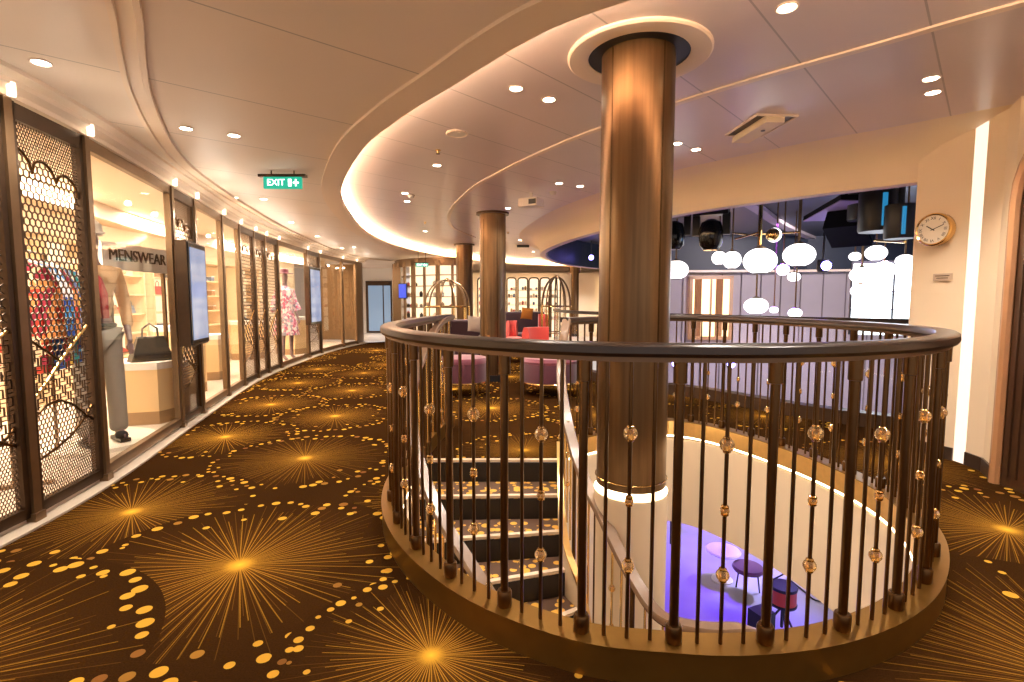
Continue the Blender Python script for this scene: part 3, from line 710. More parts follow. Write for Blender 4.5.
def shelf_unit(x, y, rz, w, label, h=2.0, n=5, items=True, seed=1, group=None):
    rt = empty('display_shelving', (x, y, .03), rz, label, 'shelving', group)
    MB().box((0, .17, h/2), (w, .02, h)).build('lit_back', M['shelf_light'], rt)
    mb = MB().box((-w/2, 0, h/2), (.03, .34, h)).box((w/2, 0, h/2), (.03, .34, h)).box((0, 0, h), (w+.03, .36, .05)).box((0, 0, .2), (w, .33, .4))
    mb.build('carcass', M['shelf'], rt)
    zs = [.42+(h-.5)*k/n for k in range(n)]
    for z in zs[1:]: MB().box((0, 0, z), (w-.03, .32, .022)).build('shelf', M['shelf'], rt)
    return rt, zs
goods_mats = [mat('goods_%d' % i, c, .6) for i, c in enumerate([(.75, .6, .45), (.35, .2, .1), (.1, .08, .07), (.6, .5, .42), (.5, .1, .08), (.15, .2, .3), (.8, .72, .6)])]
gid = [0]
def goods(rt_loc, rz, w, zs, lab, grp, rnd, n=4):
    cs, sn = math.cos(rz), math.sin(rz)
    for z in zs:
        for k in range(n):
            if rnd.random() < .2: continue
            lx = -w/2+w*(k+.5)/n+rnd.uniform(-.02, .02); typ = rnd.choice(['handbag', 'shoe', 'gift_box'])
            X = rt_loc[0]+lx*cs; Y = rt_loc[1]+lx*sn; Z = rt_loc[2]+z+.012; m = rnd.choice(goods_mats); s = rnd.uniform(.8, 1.15)
            rt = empty(typ, (X, Y, Z), rz, None, None)
            if typ == 'handbag':
                bw = .11*s; mb = MB().add([(-bw, -.04, 0), (bw, -.04, 0), (bw, .04, 0), (-bw, .04, 0), (-bw*.75, -.02, .14*s), (bw*.75, -.02, .14*s), (bw*.75, .02, .14*s), (-bw*.75, .02, .14*s)], [(0, 3, 2, 1), (4, 5, 6, 7), (0, 1, 5, 4), (1, 2, 6, 5), (2, 3, 7, 6), (3, 0, 4, 7)])
                mb.build('body', m, rt); MB().tube([(-.05, 0, .13*s), (-.045, 0, .2*s), (0, 0, .23*s), (.045, 0, .2*s), (.05, 0, .13*s)], .006, 6).build('handle', m, rt)
                tag(rt, 'small loop-handled bag %s' % lab, 'bag', 'handbags '+grp)
            elif typ == 'shoe':
                MB().add([(-.11, -.035, 0), (.11, -.03, 0), (.11, .03, 0), (-.11, .035, 0), (-.1, -.03, .1), (-.02, -.03, .07), (.1, -.02, .03), (.1, .02, .03), (-.02, .03, .07), (-.1, .03, .1)], [(0, 3, 2, 1), (0, 1, 6, 5, 4), (3, 9, 8, 7, 2), (4, 5, 8, 9), (5, 6, 7, 8), (1, 2, 7, 6), (0, 4, 9, 3)]).build('upper', m, rt)
                MB().box((0, 0, -.004), (.23, .07, .012)).build('sole', M['black'], rt)
                tag(rt, 'single shoe %s' % lab, 'shoe', 'shoes '+grp)
            else:
                MB().box((0, 0, .05*s), (.14*s, .12, .10*s)).build('box_body', m, rt); MB().box((0, 0, .105*s), (.145*s, .125, .015)).build('lid', M['white'], rt)
                tag(rt, 'small lidded box %s' % lab, 'box', 'boxes '+grp)
rnd = random.Random(5)
def along(y, off):
    p = min(WALL, key=lambda q: abs(q.y-y)); i = WALL.index(p); t = (WALL[min(i+1, len(WALL)-1)]-WALL[max(0, i-1)]).normalized()
    return Vector((p.x-t.y*off, p.y+t.x*off, 0)), math.atan2(t.y, t.x)
for k, (y, off) in enumerate([(3.1, 2.05), (4.5, 2.05), (5.7, 2.05), (6.9, 2.05), (8.1, 2.05), (9.4, 2.05), (10.8, 2.05), (12.4, 2.05)]):
    c, a = along(y, off)
    where = ['nearest the camera', 'behind the menswear window', 'behind the nearer wall display', 'behind the second clear window', 'behind the three screens', 'behind the floral dress', 'behind the farther wall display', 'at the far end of the shop'][k]
    rt, zs = shelf_unit(c.x, c.y, a, 1.05, 'lit oak shelving %s' % where, 2.0 if k != 1 else 1.66)
    goods((c.x, c.y, .03), a, 1.0, zs[:], 'on the lit shelving %s' % where, where, rnd, 4)

# MENSWEAR header
def text(body, size, m, parent=None, mtx=None, ext=.004, name='lettering', align='CENTER'):
    cu = bpy.data.curves.new(name, 'FONT'); cu.body = body; cu.size = size; cu.extrude = ext; cu.align_x = align; cu.align_y = 'CENTER'
    ob = bpy.data.objects.new(name, cu); COL.objects.link(ob)
    dg = bpy.context.evaluated_depsgraph_get(); me = bpy.data.meshes.new_from_object(ob.evaluated_get(dg)); bpy.data.objects.remove(ob)
    me.materials.clear(); me.materials.append(m); ob = bpy.data.objects.new(name, me); COL.objects.link(ob)
    if parent: ob.parent = parent
    if mtx is not None: ob.matrix_local = mtx
    return ob
pa = at(110, 253, 4.6); pb_ = at(160, 262, 5.3)
a = math.atan2(pb_.y-pa.y, pb_.x-pa.x); mid = (pa+pb_)/2; Lm = (Vector((pb_.x-pa.x, pb_.y-pa.y, 0))).length
sg = empty('department_sign', (mid.x, mid.y, mid.z), a, 'cream header board lettered MENSWEAR above the shop shelves', 'sign')
MB().box((0, 0, -.01), (Lm*1.35, .04, .24)).build('board', M['white'], sg)
text('MENSWEAR', .155, mat('dark_bronze_lettering', (.10, .06, .03), .4), sg, Matrix.Translation((0, -.025, 0)) @ Matrix.Rotation(PI/2, 4, 'X') @ Matrix.Scale(.98, 4))
MB().box((-Lm*.55, 0, -(mid.z-.03)/2-.06), (.03, .03, mid.z-.03-.12)).box((Lm*.55, 0, -(mid.z-.03)/2-.06), (.03, .03, mid.z-.03-.12)).build('stand', M['framegold'], sg)

# ---- mannequins
def skin_body(name, verts, edges, radii, m, parent, sub=2):
    me = bpy.data.meshes.new(name); me.from_pydata(verts, edges, []); ob = bpy.data.objects.new(name, me); COL.objects.link(ob)
    md = ob.modifiers.new('s', 'SKIN'); md.use_smooth_shade = True
    for i, r in enumerate(radii):
        me.skin_vertices[0].data[i].radius = (r, r) if not isinstance(r, tuple) else r
    me.skin_vertices[0].data[0].use_root = True
    sb = ob.modifiers.new('u', 'SUBSURF'); sb.levels = sub; sb.render_levels = sub
    dg = bpy.context.evaluated_depsgraph_get(); me2 = bpy.data.meshes.new_from_object(ob.evaluated_get(dg)); bpy.data.objects.remove(ob)
    me2.materials.clear(); me2.materials.append(m)
    for p in me2.polygons: p.use_smooth = True
    ob = bpy.data.objects.new(name, me2); COL.objects.link(ob); ob.parent = parent; return ob
def mannequin(loc, rz, label, style):
    rt = empty('mannequin', loc, rz, label, 'mannequin'); rt.scale = (.84, .84, 1)
    V = [(0, 0, .95), (0, .01, 1.15), (0, .02, 1.38), (0, .01, 1.48), (0, 0, 1.56), (0, -.02, 1.68), (0, -.01, 1.76),
         (.10, 0, .90), (.13, -.01, .50), (.14, .02, .10), (.14, -.14, .03), (-.10, 0, .90), (-.12, -.05, .50), (-.12, -.02, .10), (-.12, -.18, .03),
         (.19, 0, 1.42), (.25, .03, 1.15), (.24, -.10, .93), (.235, -.15, .83), (-.19, 0, 1.42), (-.26, .02, 1.15), (-.24, -.10, .93), (-.235, -.15, .83)]
    E_ = [(0, 1), (1, 2), (2, 3), (3, 4), (4, 5), (5, 6), (0, 7), (7, 8), (8, 9), (9, 10), (0, 11), (11, 12), (12, 13), (13, 14), (2, 15), (15, 16), (16, 17), (17, 18), (2, 19), (19, 20), (20, 21), (21, 22)]
    R_ = [(.14, .10), (.12, .09), (.15, .1), (.07, .06), .045, (.075, .09), (.06, .07), .085, .055, .038, .032, .085, .055, .038, .032, .055, .042, .03, .022, .055, .042, .03, .022]
    skin_body('body', V, E_, R_, M['skin'], rt)
    for s in (-1, 1):
        hd = MB()
        for k in range(4): hd.tube([(s*(.222+.008*k), -.145-.006*k, .83), (s*(.222+.008*k), -.17-.008*k, .78), (s*(.22+.008*k), -.165, .745)], .0075, 6)
        hd.tube([(s*.222, -.15, .85), (s*.20, -.185, .815), (s*.20, -.19, .785)], .008, 6); hd.build('hand', M['skin'], rt, True)
    if style == 'man':
        skin_body('trousers', [(0, 0, .97), (.105, 0, .88), (.135, -.01, .50), (.145, .01, .14), (.145, .0, .06), (-.105, 0, .88), (-.125, -.04, .50), (-.125, -.02, .14), (-.125, -.02, .06)], [(0, 1), (1, 2), (2, 3), (3, 4), (0, 5), (5, 6), (6, 7), (7, 8)], [(.16, .12), .115, .088, .085, .088, .115, .088, .085, .088], M['trouser'], rt)
        skin_body('jacket', [(0, 0, 1.0), (0, .01, 1.2), (0, .02, 1.40), (0, .01, 1.49), (.2, 0, 1.43), (.265, .03, 1.15), (.25, -.08, .96), (-.2, 0, 1.43), (-.275, .02, 1.15), (-.25, -.08, .96)], [(0, 1), (1, 2), (2, 3), (2, 4), (4, 5), (5, 6), (2, 7), (7, 8), (8, 9)], [(.17, .125), (.16, .12), (.17, .12), .075, .07, .058, .05, .07, .058, .05], M['jacket'], rt)
        MB().tube([(-.09, -.10, 1.5), (-.05, -.15, 1.42), (0, -.16, 1.36), (.03, -.165, 1.25), (.04, -.165, 1.05)], [.02, .03, .035, .04, .03], 8).build('scarf', M['redcloth'], rt, True)
        MB().tube([(.16*math.cos(t*PI/8), .125*math.sin(t*PI/8), .99) for t in range(16)], .02, 6, True).build('belt', M['black'], rt, True)
        MB().lathe((0, -.015, 1.76), [(.10, -.03), (.105, .0), (.095, .06), (.05, .10), (.01, .11)], 20).box((0, -.12, 1.745), (.15, .12, .012)).build('cap', M['white'], rt, True)
        for s in (-1, 1): MB().ball((s*.135, -.08, .045), .06, 12, .7).box((s*.135, -.05, .015), (.09, .28, .03)).build('shoe', M['black'], rt, True)
    else:
        MB().lathe((0, 0, 0), [(.30, .52), (.30, .54), (.24, .8), (.165, 1.0), (.15, 1.1), (.18, 1.3), (.17, 1.42), (.08, 1.5)], 28).build('dress', M['print_pink'], rt, True)
        for s in (-1, 1): MB().tube([(s*.17, 0, 1.42), (s*.26, .03, 1.2), (s*.30, -.04, 1.0)], [.07, .08, .1], 10).build('sleeve', M['print_pink'], rt, True)
        MB().lathe((0, -.01, 1.76), [(.2, -.02), (.2, -.01), (.1, .0), (.09, .07), (.03, .09)], 24).build('hat', M['pinkseat'], rt, True)
    return rt
ms = Vector((-3.47, 4.26, 0))
MB_pl = MB().lathe((ms.x-.14, ms.y+.1, 0), [(.44, .03), (.44, .06), (.43, .065)], 40); tag(MB_pl.build('round_rug', mat('white_round_platform', (.9, .82, .7), .5), None, True), 'low white round platform under the menswear mannequin', 'platform')
mannequin((ms.x, ms.y, .07), math.radians(55), 'mannequin in tan jacket, red scarf and grey trousers in the first window', 'man')
dm = at(290, 350, 10.4); mannequin((-4.55, 10.3, .05), math.radians(60), 'mannequin in pink floral coat dress in the middle window', 'dress')
# plinth with bag
pc = Vector((-3.80, 5.30, 0))
def plinth(c, r, h, label, rz=0.0, n=6):
    rt = empty('display_plinth', (c.x, c.y, .03), rz, label, 'plinth')
    P_ = lambda rr: [(rr*math.cos(2*PI*k/n), rr*math.sin(2*PI*k/n)) for k in range(n)]
    MB().prism(P_(r*.99), 0, .13).build('base', M['plinth_base'], rt); MB().prism(P_(r), .13, h-.07).build('body', M['plinth'], rt); MB().prism(P_(r*1.02), h-.07, h).build('top', M['white'], rt)
    return rt
plinth(pc, .37, .62, 'six-sided honey coloured plinth carrying a dark handbag in the first window', .3)
bg = empty('handbag', (pc.x+.10, pc.y-.08, .65), .9, 'dark grey tapered handbag with top handle on the honey coloured plinth', 'bag')
MB().add([(-.19, -.08, 0), (.19, -.08, 0), (.19, .08, 0), (-.19, .08, 0), (-.11, -.03, .25), (.11, -.03, .25), (.11, .03, .25), (-.11, .03, .25)], [(0, 3, 2, 1), (4, 5, 6, 7), (0, 1, 5, 4), (1, 2, 6, 5), (2, 3, 7, 6), (3, 0, 4, 7)]).build('body', M['darkgrey'], bg)
MB().tube([(-.07, 0, .24), (-.065, 0, .33), (0, 0, .38), (.065, 0, .33), (.07, 0, .24)], .01, 8).build('handle', M['darkgrey'], bg, True)
MB().box((0, -.085, .05), (.34, .01, .05)).build('trim_band', M['black'], bg)
c, a = along(7.0, .75); plinth(c, .33, .9, 'honey coloured plinth behind the second clear window', .2)
c, a = along(8.3, .8); plinth(c, .3, .7, 'honey coloured plinth just left of the three lattice screens', .5)
c, a = along(11.9, .7); plinth(c, .36, .85, 'honey coloured plinth in the window beyond the farther display', .1)
c, a = along(10.9, 1.3); plinth(c, .36, .8, 'honey coloured plinth beside the floral dress mannequin', .1)

# clothes rail behind the big screen
c = Vector((-3.50, 3.70, 0)); a = math.atan2(.95, -.5)
rt = empty('clothes_rail', (c.x, c.y, .03), a, 'bronze clothes rail behind the large honeycomb screen', 'clothes rail')
MB().tube([(-.45, 0, 0), (-.45, 0, 1.6), (.45, 0, 1.6), (.45, 0, 0)], .012, 8).build('rail', M['framegold'], rt, True); MB().box((-.45, 0, .01), (.05, .4, .02)).box((.45, 0, .01), (.05, .4, .02)).build('foot', M['framegold'], rt)
gm = [M['print_red'], M['print_blue'], M['print_blue'], M['print_red'], M['print_yellow'], M['teal'], M['print_blue'], M['print_red'], M['jacket']]
gname = ['red patterned', 'blue patterned', 'blue patterned', 'red patterned', 'yellow patterned', 'teal', 'blue patterned', 'red patterned', 'tan']
for k in range(7):
    lx = -.36+k*.12; cs, sn = math.cos(a), math.sin(a)
    g = empty('hanging_shirt', (c.x+lx*cs, c.y+lx*sn, .03+1.6), a+math.radians(70), '%s shirt on the clothes rail, %s from the near end' % (gname[k], ['first', 'second', 'third', 'fourth', 'fifth', 'sixth', 'seventh'][k]), 'shirt', 'shirts on the clothes rail')
    MB().add([(-.24, -.03, -.85), (.24, -.03, -.85), (.22, -.045, -.14), (.06, -.02, -.07), (-.06, -.02, -.07), (-.22, -.045, -.14), (-.24, .03, -.85), (.24, .03, -.85), (.22, .045, -.14), (.06, .02, -.07), (-.06, .02, -.07), (-.22, .045, -.14)],
             [(0, 1, 2, 3, 4, 5), (11, 10, 9, 8, 7, 6), (0, 6, 7, 1), (1, 7, 8, 2), (2, 8, 9, 3), (3, 9, 10, 4), (4, 10, 11, 5), (5, 11, 6, 0)]).build('shirt_body', gm[k], g)
    for s in (-1, 1): MB().tube([(s*.2, 0, -.16), (s*.27, 0, -.3), (s*.29, 0, -.62)], [.055, .06, .05], 8).build('sleeve', gm[k], g, True)
    MB().tube([(0, 0, -.07), (0, 0, -.02), (.015, 0, .008), (0, 0, .018)], .004, 6).build('hanger_hook', M['gold'], g)

# ---- wall displays
def display(i, j, label, zc, w, h, back_=0):
    p, q = PP[i], PP[j]; v = (q-p).normalized(); a = math.atan2(v.y, v.x); mid = (p+q)/2; nrm = Vector((v.y, -v.x, 0))
    c = mid+nrm*.10-v*back_; rt = empty('digital_display', (c.x, c.y, zc), a, label, 'display')
    MB().box((0, .0, 0), (w, .10, h)).build('housing', M['frame'], rt)
    MB().box((0, -.055, 0), (w-.02, .012, h-.03)).build('bezel', M['black_gloss'], rt)
    MB().box((0, -.064, 0), (w-.09, .006, h-.12)).build('screen_panel', M['screen'], rt)
    MB().box((0, .085, .1), (.12, .05, .3)).build('bracket', M['frame'], rt)
display(3, 4, 'upright digital display with pale blue screen, nearer of the two on the shopfront', 1.33, .55, 1.03, .12)
display(10, 11, 'upright digital display with dark blue screen, farther of the two on the shopfront', 1.36, .75, 1.25, .35)

# ================================================================== RIGHT SIDE: clock wall, light stripe, alcove, door
WA, WB, WC, WD_ = (3.52, 4.55), (3.50, 3.98), (3.52, 3.72), (3.42, 3.52)
def wallseg(a, b, z0, z1, t, m, name, label, cat='wall'):
    A = Vector((a[0], a[1], 0)); B = Vector((b[0], b[1], 0)); return struct(MB().sweep([A, B], [(0, z0), (0, z1), (t, z1), (t, z0)]), name, m, label, cat)
struct(MB().prism([(3.363, 4.34), (3.50, 3.98), (3.68, 3.98), (5.2, 4.05), (5.2, 4.85), (3.80, 4.80)], 0, 2.75), 'wall_right', M['cream'], 'cream wall pier with the round clock', 'wall')
struct(MB().prism([(3.502, 3.978), (3.508, 3.885), (3.65, 3.885), (3.65, 3.978)], .0, 2.62), 'trim_11', emis('stripe_light', (1, .84, .66), .62), 'tall glowing pale stripe right of the clock', 'light strip')
struct(MB().prism([(3.66, 3.975), (3.66, 3.882), (3.510, 3.882), (3.500, 3.72), (3.385, 3.52), (3.42, 3.46), (5.2, 3.46), (5.2, 3.975)], 0, 2.75), 'wall_alcove', M['cream'], 'cream alcove between the light stripe and the wooden door', 'wall')
struct(MB().prism([(3.512, 3.88), (3.500, 3.72), (3.385, 3.52), (3.37, 3.525), (3.487, 3.725), (3.498, 3.88)], 0, .1), 'baseboard_right', M['baseboard'], 'dark baseboard of the alcove beside the door', 'baseboard')
struct(MB().prism([(3.363, 4.34), (3.50, 3.98), (3.487, 3.975), (3.35, 4.335)], 0, .1), 'baseboard_far', M['baseboard'], 'dark baseboard below the clock', 'baseboard')
dA = Vector((3.385, 3.50, 0)); dv = Vector((-.03, -1, 0)).normalized(); ang = math.atan2(dv.y, dv.x)
dr_ = empty('door_1', (dA.x, dA.y, 0), ang, 'dark wooden door with an arched copper-coloured frame at the right edge', 'door'); dr_['kind'] = 'structure'
dw = 1.5; hh = 2.52; rr = .6
def archpoly(x0, x1, h, r):
    return [(x0, 0)]+[(x0, h-r)]+[(x0+r-r*math.cos(t*PI/16), h-r+r*math.sin(t*PI/16)) for t in range(1, 9)]+[(x1-r+r*math.sin(t*PI/16), h-r+r*math.cos(t*PI/16)) for t in range(0, 9)]+[(x1, 0)]
def xz_prism(poly, y0, y1):
    mb = MB(); mb.prism(poly, y0, y1); mb.v = [(x, z, y) for x, y, z in mb.v]; return mb
xz_prism(archpoly(.05, dw, hh, rr), -.01, .03).build('door_leaf', M['wood_door'], dr_)
ap = archpoly(0.02, dw+.03, hh+.03, rr+.03)
MB().tube([(x, -.02, z) for x, z in ap], .034, 8).build('door_frame', M['copper'], dr_, True)
mb = MB()
for k in (.10, .16, .30, .62): mb.box((k, -.016, 1.0), (.014, .012, 1.85))
mb.build('door_moulding', M['wood_door'], dr_)
wl = MB(); wl.prism([(0, 0), (0, 2.75), (3.6, 2.75), (3.6, 0)], .032, .12); wl.v = [(x, z, y) for x, y, z in wl.v]
o = wl.build('wall_door', M['cream'], None); o.matrix_world = Matrix.Translation(dA) @ Matrix.Rotation(ang, 4, 'Z'); tag(o, 'cream wall around the arched wooden door', 'wall', None, 'structure')
# clock
ck = at(935, 230, 4.17); ck.x = 3.50
cl = empty('wall_clock', (3.420, 4.167, ck.z), -1.207, 'round brass wall clock with ivory roman numeral face', 'clock')
def yl(prof, n=40, cap=True):
    mb = MB().lathe((0, 0, 0), prof, n, cap); mb.v = [(x, -z, y) for x, y, z in mb.v]; return mb
yl([(.125, 0), (.13, .01), (.13, .065), (.122, .075), (.112, .068)], 40, False).build('case', M['brass'], cl, True)
yl([(.112, .06), (.112, .066)]).build('dial', M['clock_face'], cl)
rom = ['XII', 'I', 'II', 'III', 'IIII', 'V', 'VI', 'VII', 'VIII', 'IX', 'X', 'XI']; ink = mat('clock_ink', (.03, .025, .02), .6)
for k, s in enumerate(rom):
    t = k*PI/6
    text(s, .031, ink, cl, Matrix.Translation((math.sin(t)*.088, -.068, math.cos(t)*.088)) @ Matrix.Rotation(PI/2, 4, 'X') @ Matrix.Rotation(-t, 4, 'Z'), .0006, 'numeral')
for t, L, w, nm in ((math.radians(305), .055, .007, 'hour_hand'), (math.radians(68), .082, .005, 'minute_hand')):
    MB().bar((-.015*math.sin(t), -.070, -.015*math.cos(t)), (L*math.sin(t), -.070, L*math.cos(t)), w, .002, (0, 1, 0)).build(nm, ink, cl)
pl = at(942, 277, 4.1)
ps = empty('small_wall_sign', (3.443, 4.117, pl.z), -1.207, 'small pale plaque on the cream wall below the clock', 'sign')
MB().box((0, -.006, 0), (.13, .01, .055)).build('plate', mat('plaque_metal', (.55, .42, .32), .4), ps); MB().box((0, -.012, .01), (.10, .003, .006)).box((0, -.012, -.008), (.08, .003, .006)).build('text_lines', M['frame'], ps)

# ================================================================== CEILING FITTINGS
def downlight(p, z, grp, lab, power=14, spot=True, col=(1, .88, .75)):
    rt = empty('downlight', (p.x, p.y, z), 0, lab, 'downlight', grp)
    MB().lathe((0, 0, 0), [(.048, 0), (.052, -.004), (.044, -.008), (.038, -.004), (.038, .0)], 20).build('trim_ring', M['bright_trim'], rt, True)
    MB().lathe((0, 0, 0), [(.037, -.002), (.037, -.006)], 18).build('lens', M['down'], rt)
    if spot:
        ld = bpy.data.lights.new('downlight_beam', 'SPOT'); ld.energy = power; ld.color = col; ld.spot_size = math.radians(115); ld.spot_blend = .8; ld.shadow_soft_size = .05
        lo = bpy.data.objects.new('downlight_beam', ld); COL.objects.link(lo); lo.location = (0, 0, -.03); lo.parent = rt
PW = 46
for k, (px, py) in enumerate([(41, 62), (186, 128), (234, 135), (234, 197), (263.5, 198.7), (270, 221), (291, 222), (302.5, 236), (317, 236), (342, 248), (354, 247)]):
    downlight(on(px, py, CZ), CZ, 'downlights over the corridor', 'small recessed downlight in the tan corridor ceiling', PW)
for x, y in ((-1.9, .9), (-.9, .2), (.6, .2), (1.9, -.6), (-.8, -1.4), (-1.9, -.9), (2.8, .2)):
    downlight(Vector((x, y, 0)), CZ, 'downlights over the corridor', 'small recessed downlight in the tan corridor ceiling', PW)
for k, (px, py) in enumerate([(516, 88), (549, 99), (437, 165), (405, 193), (787, 7), (931, 78), (933, 92), (677, 143), (696, 149), (559, 183), (580, 186), (508, 208), (407, 201), (527, 208), (425, 231), (484, 228), (520, 240), (466, 247)]):
    downlight(on(px, py, IZ), IZ, 'downlights in the raised ceiling', 'small recessed downlight in the raised inner ceiling', PW)
for x, y in ((1.7, 1.9), (3.0, 1.7), (4.1, 2.3), (.9, 3.8)):
    downlight(Vector((x, y, 0)), IZ, 'downlights in the raised ceiling', 'small recessed downlight in the raised inner ceiling', PW)
# speaker disc
p = on(457, 133, IZ); t = empty('ceiling_speaker', (p.x, p.y, IZ), 0, 'round white ceiling speaker left of the large column', 'speaker')
MB().lathe((0, 0, 0), [(.085, 0), (.092, -.008), (.08, -.014), (.07, -.008)], 28).build('rim', M['bright_trim'], t, True); MB().lathe((0, 0, 0), [(.07, -.004), (.07, -.010)], 28).build('grille', M['white_plastic'], t)
for (px, py, lab) in ((438, 150, 'small sprinkler head near the round ceiling speaker'), (425, 222, 'small sprinkler head above the left far columns'), (508, 232, 'small sprinkler head right of the nearer far column')):
    p = on(px, py, IZ); t = empty('sprinkler', (p.x, p.y, IZ), 0, lab, 'sprinkler')
    MB().lathe((0, 0, 0), [(.025, 0), (.025, -.006), (.01, -.01), (.01, -.03)], 14).build('body', M['gold'], t, True); MB().lathe((0, 0, 0), [(.018, -.032), (.018, -.036)], 12).build('deflector', M['frame'], t)
for (px, py, lab) in ((411, 195, 'white smoke detector among the left downlights'), (553, 192, 'white smoke detector right of the ceiling projector')):
    p = on(px, py, IZ); t = empty('smoke_detector', (p.x, p.y, IZ), 0, lab, 'smoke detector')
    MB().lathe((0, 0, 0), [(.05, 0), (.05, -.015)], 18).build('base', M['white_plastic'], t, True); MB().lathe((0, 0, 0), [(.04, -.015), (.034, -.035), (.01, -.04)], 18).build('chamber', M['white_plastic'], t, True)
# recessed projector opening near column, right
p = on(757, 127, IZ); t = empty('recessed_projector', (1.92, 4.09, IZ), math.radians(4), 'cream projector unit in a square ceiling recess right of the large column', 'projector')
mb = MB()
for s in (-1, 1): mb.box((s*.155, 0, -.006), (.012, .48, .014)).box((0, s*.235, -.006), (.31, .012, .014))
mb.build('recess_frame', M['bright_trim'], t); MB().box((0, 0, -.001), (.30, .46, .004)).build('recess', M['frame'], t)
MB().box((-.01, .02, -.03), (.14, .50, .05)).build('housing', M['cream'], t); MB().lathe((0, -.05, 0), [(.016, -.055), (.016, -.06)], 12).build('lens', M['black'], t)
# hanging projector near far column
p = at(531, 203, 6.6); t = empty('ceiling_projector', (p.x, p.y, p.z), math.radians(-30), 'white box projector hanging from the ceiling above the far column', 'projector')
MB().box((0, 0, 0), (.26, .2, .1)).build('housing', M['white_plastic'], t); MB().box((.07, -.102, 0), (.1, .006, .06)).build('front_panel', M['black'], t); MB().tube([(0, 0, .05), (0, 0, IZ-p.z)], .02, 8).build('mount', M['white_plastic'], t)
for (px, py, D, lab) in ((523, 248, 10.5, 'slim black device on the ceiling just left of the atrium opening'), (451, 264, 14, 'slim black device on the ceiling above the far curved shop')):
    p = on(px, py-3, IZ if D < 12 else CZ); zz = p.z; t = empty('ceiling_vent', (p.x, p.y, zz), 0, lab, 'ceiling device')
    MB().box((0, 0, -.03), (.30, .14, .05)).build('body', M['black'], t); MB().box((0, 0, -.003), (.4, .2, .006)).build('plate', M['bright_trim'], t)
# exit signs
def exit_sign(p, w, lab, ztop):
    t = empty('exit_sign', (p.x, p.y, p.z), 0, lab, 'exit sign')
    h = w*.30
    MB().box((0, 0, 0), (w, .03, h)).build('lit_panel', M['exit'], t)
    MB().box((0, 0, h/2+.012), (w*1.25, .06, .024)).build('housing', M['frame'], t)
    MB().tube([(-w*.3, 0, h/2+.02), (-w*.3, 0, ztop-p.z)], .006, 6).tube([(w*.3, 0, h/2+.02), (w*.3, 0, ztop-p.z)], .006, 6).build('hanger', M['frame'], t)
    text('EXIT', h*.78, M['exit_white'], t, Matrix.Translation((-w*.17, -.018, 0)) @ Matrix.Rotation(PI/2, 4, 'X'), .001)
    # figure in a doorway and arrow
    MB().box((w*.20, -.017, 0), (w*.085, .003, h*.62)).build('doorway_symbol', M['exit_white'], t)
    MB().box((w*.36, -.017, 0), (w*.15, .003, h*.13)).box((w*.36, -.017, 0), (w*.035, .003, h*.6)).build('arrow_symbol', M['exit_white'], t)
exit_sign(at(283, 183, 5.0), .36, 'green hanging exit sign over the corridor', CZ)
exit_sign(at(422, 265, 12.5), .3, 'small green exit sign far above the curved shop', CZ)

# ================================================================== FAR END: corridor wall, shops, lounge
struct(MB().box((-8, 20.0, 1.25), (7.6, .1, 2.6)), 'wall_far_left', M['white'], 'pale wall at the end of the corridor', 'wall')
dd = empty('door_2', (-5.15, 19.9, 0), 0, 'blue-grey glazed doorway at the far end of the corridor', 'doorway'); dd['kind'] = 'structure'
MB().box((0, -.02, 1.0), (1.0, .05, 2.0)).build('door_frame', M['frame'], dd); MB().box((-.12, -.06, .95), (.55, .02, 1.75)).build('pane', M['blue_window'], dd); MB().box((.33, -.06, .95), (.25, .02, 1.75)).build('pane', M['blue_window'], dd)
struct(MB().box((4.5, 22.0, 1.25), (17.4, .1, 2.6)), 'wall_far', M['shop_wall'], 'cream wall far behind the lounge', 'wall')

# curved boutique (px 383-440) with bronze frames
BC = catmull([(-3.62, 16.4), (-3.55, 15.6), (-3.35, 15.0), (-3.0, 14.5), (-2.5, 14.1), (-1.9, 13.9), (-1.2, 13.9)], 6)
bt = empty('curved_boutique', (0, 0, 0), 0, 'curved bronze-framed boutique front with lit shelves at the far left', 'shopfront')
MB().sweep([Vector((p.x, p.y, 0)) for p in BC], [(.0, 2.2), (.0, 2.42), (-.08, 2.42), (-.08, 2.2)]).build('header', M['framegold'], bt, True)
MB().sweep([Vector((p.x, p.y, 0)) for p in BC], [(.0, .0), (.0, .35), (-.08, .35), (-.08, .0)]).build('plinth', M['framegold'], bt, True)
MB().sweep([Vector((p.x, p.y, 0)) for p in BC], [(-.45, .3), (-.45, 2.3), (-.5, 2.3), (-.5, .3)]).build('lit_back', M['shelf_light'], bt, True)
for k, p in enumerate(resample(BC, .42)): MB().box((p.x, p.y, 1.25), (.07 if k % 2 else .12, .07, 2.2)).build('upright', M['framegold'], bt)
for z in (.75, 1.05, 1.35, 1.65, 1.95): MB().sweep([Vector((p.x, p.y, z)) for p in BC], [(-.2, 0), (-.2, .02), (-.45, .02), (-.45, 0)]).build('shelf', M['framegold'], bt)
for j, z in enumerate((.77, 1.07, 1.37, 1.67)):
    for k, p in enumerate(resample(offset(BC, -.3), .24)):
        if rnd.random() < .25: continue
        h = rnd.uniform(.08, .18); g = MB().lathe((p.x, p.y, z), [(.03, 0), (.05, .02), (.05, h*.7), (.02, h*.85), (.02, h)], 10).build('perfume_bottle', rnd.choice(goods_mats), None, True)
        tag(g, 'small bottle on the shelves of the curved boutique', 'bottle', 'bottles in the curved boutique')
dsp = MB().box((0, 0, 0), (.26, .05, .42)); p = at(403, 291, 14.3)
t = empty('digital_display', (p.x, p.y-.0, p.z), math.radians(-20), 'small blue screen on the curved boutique', 'display')
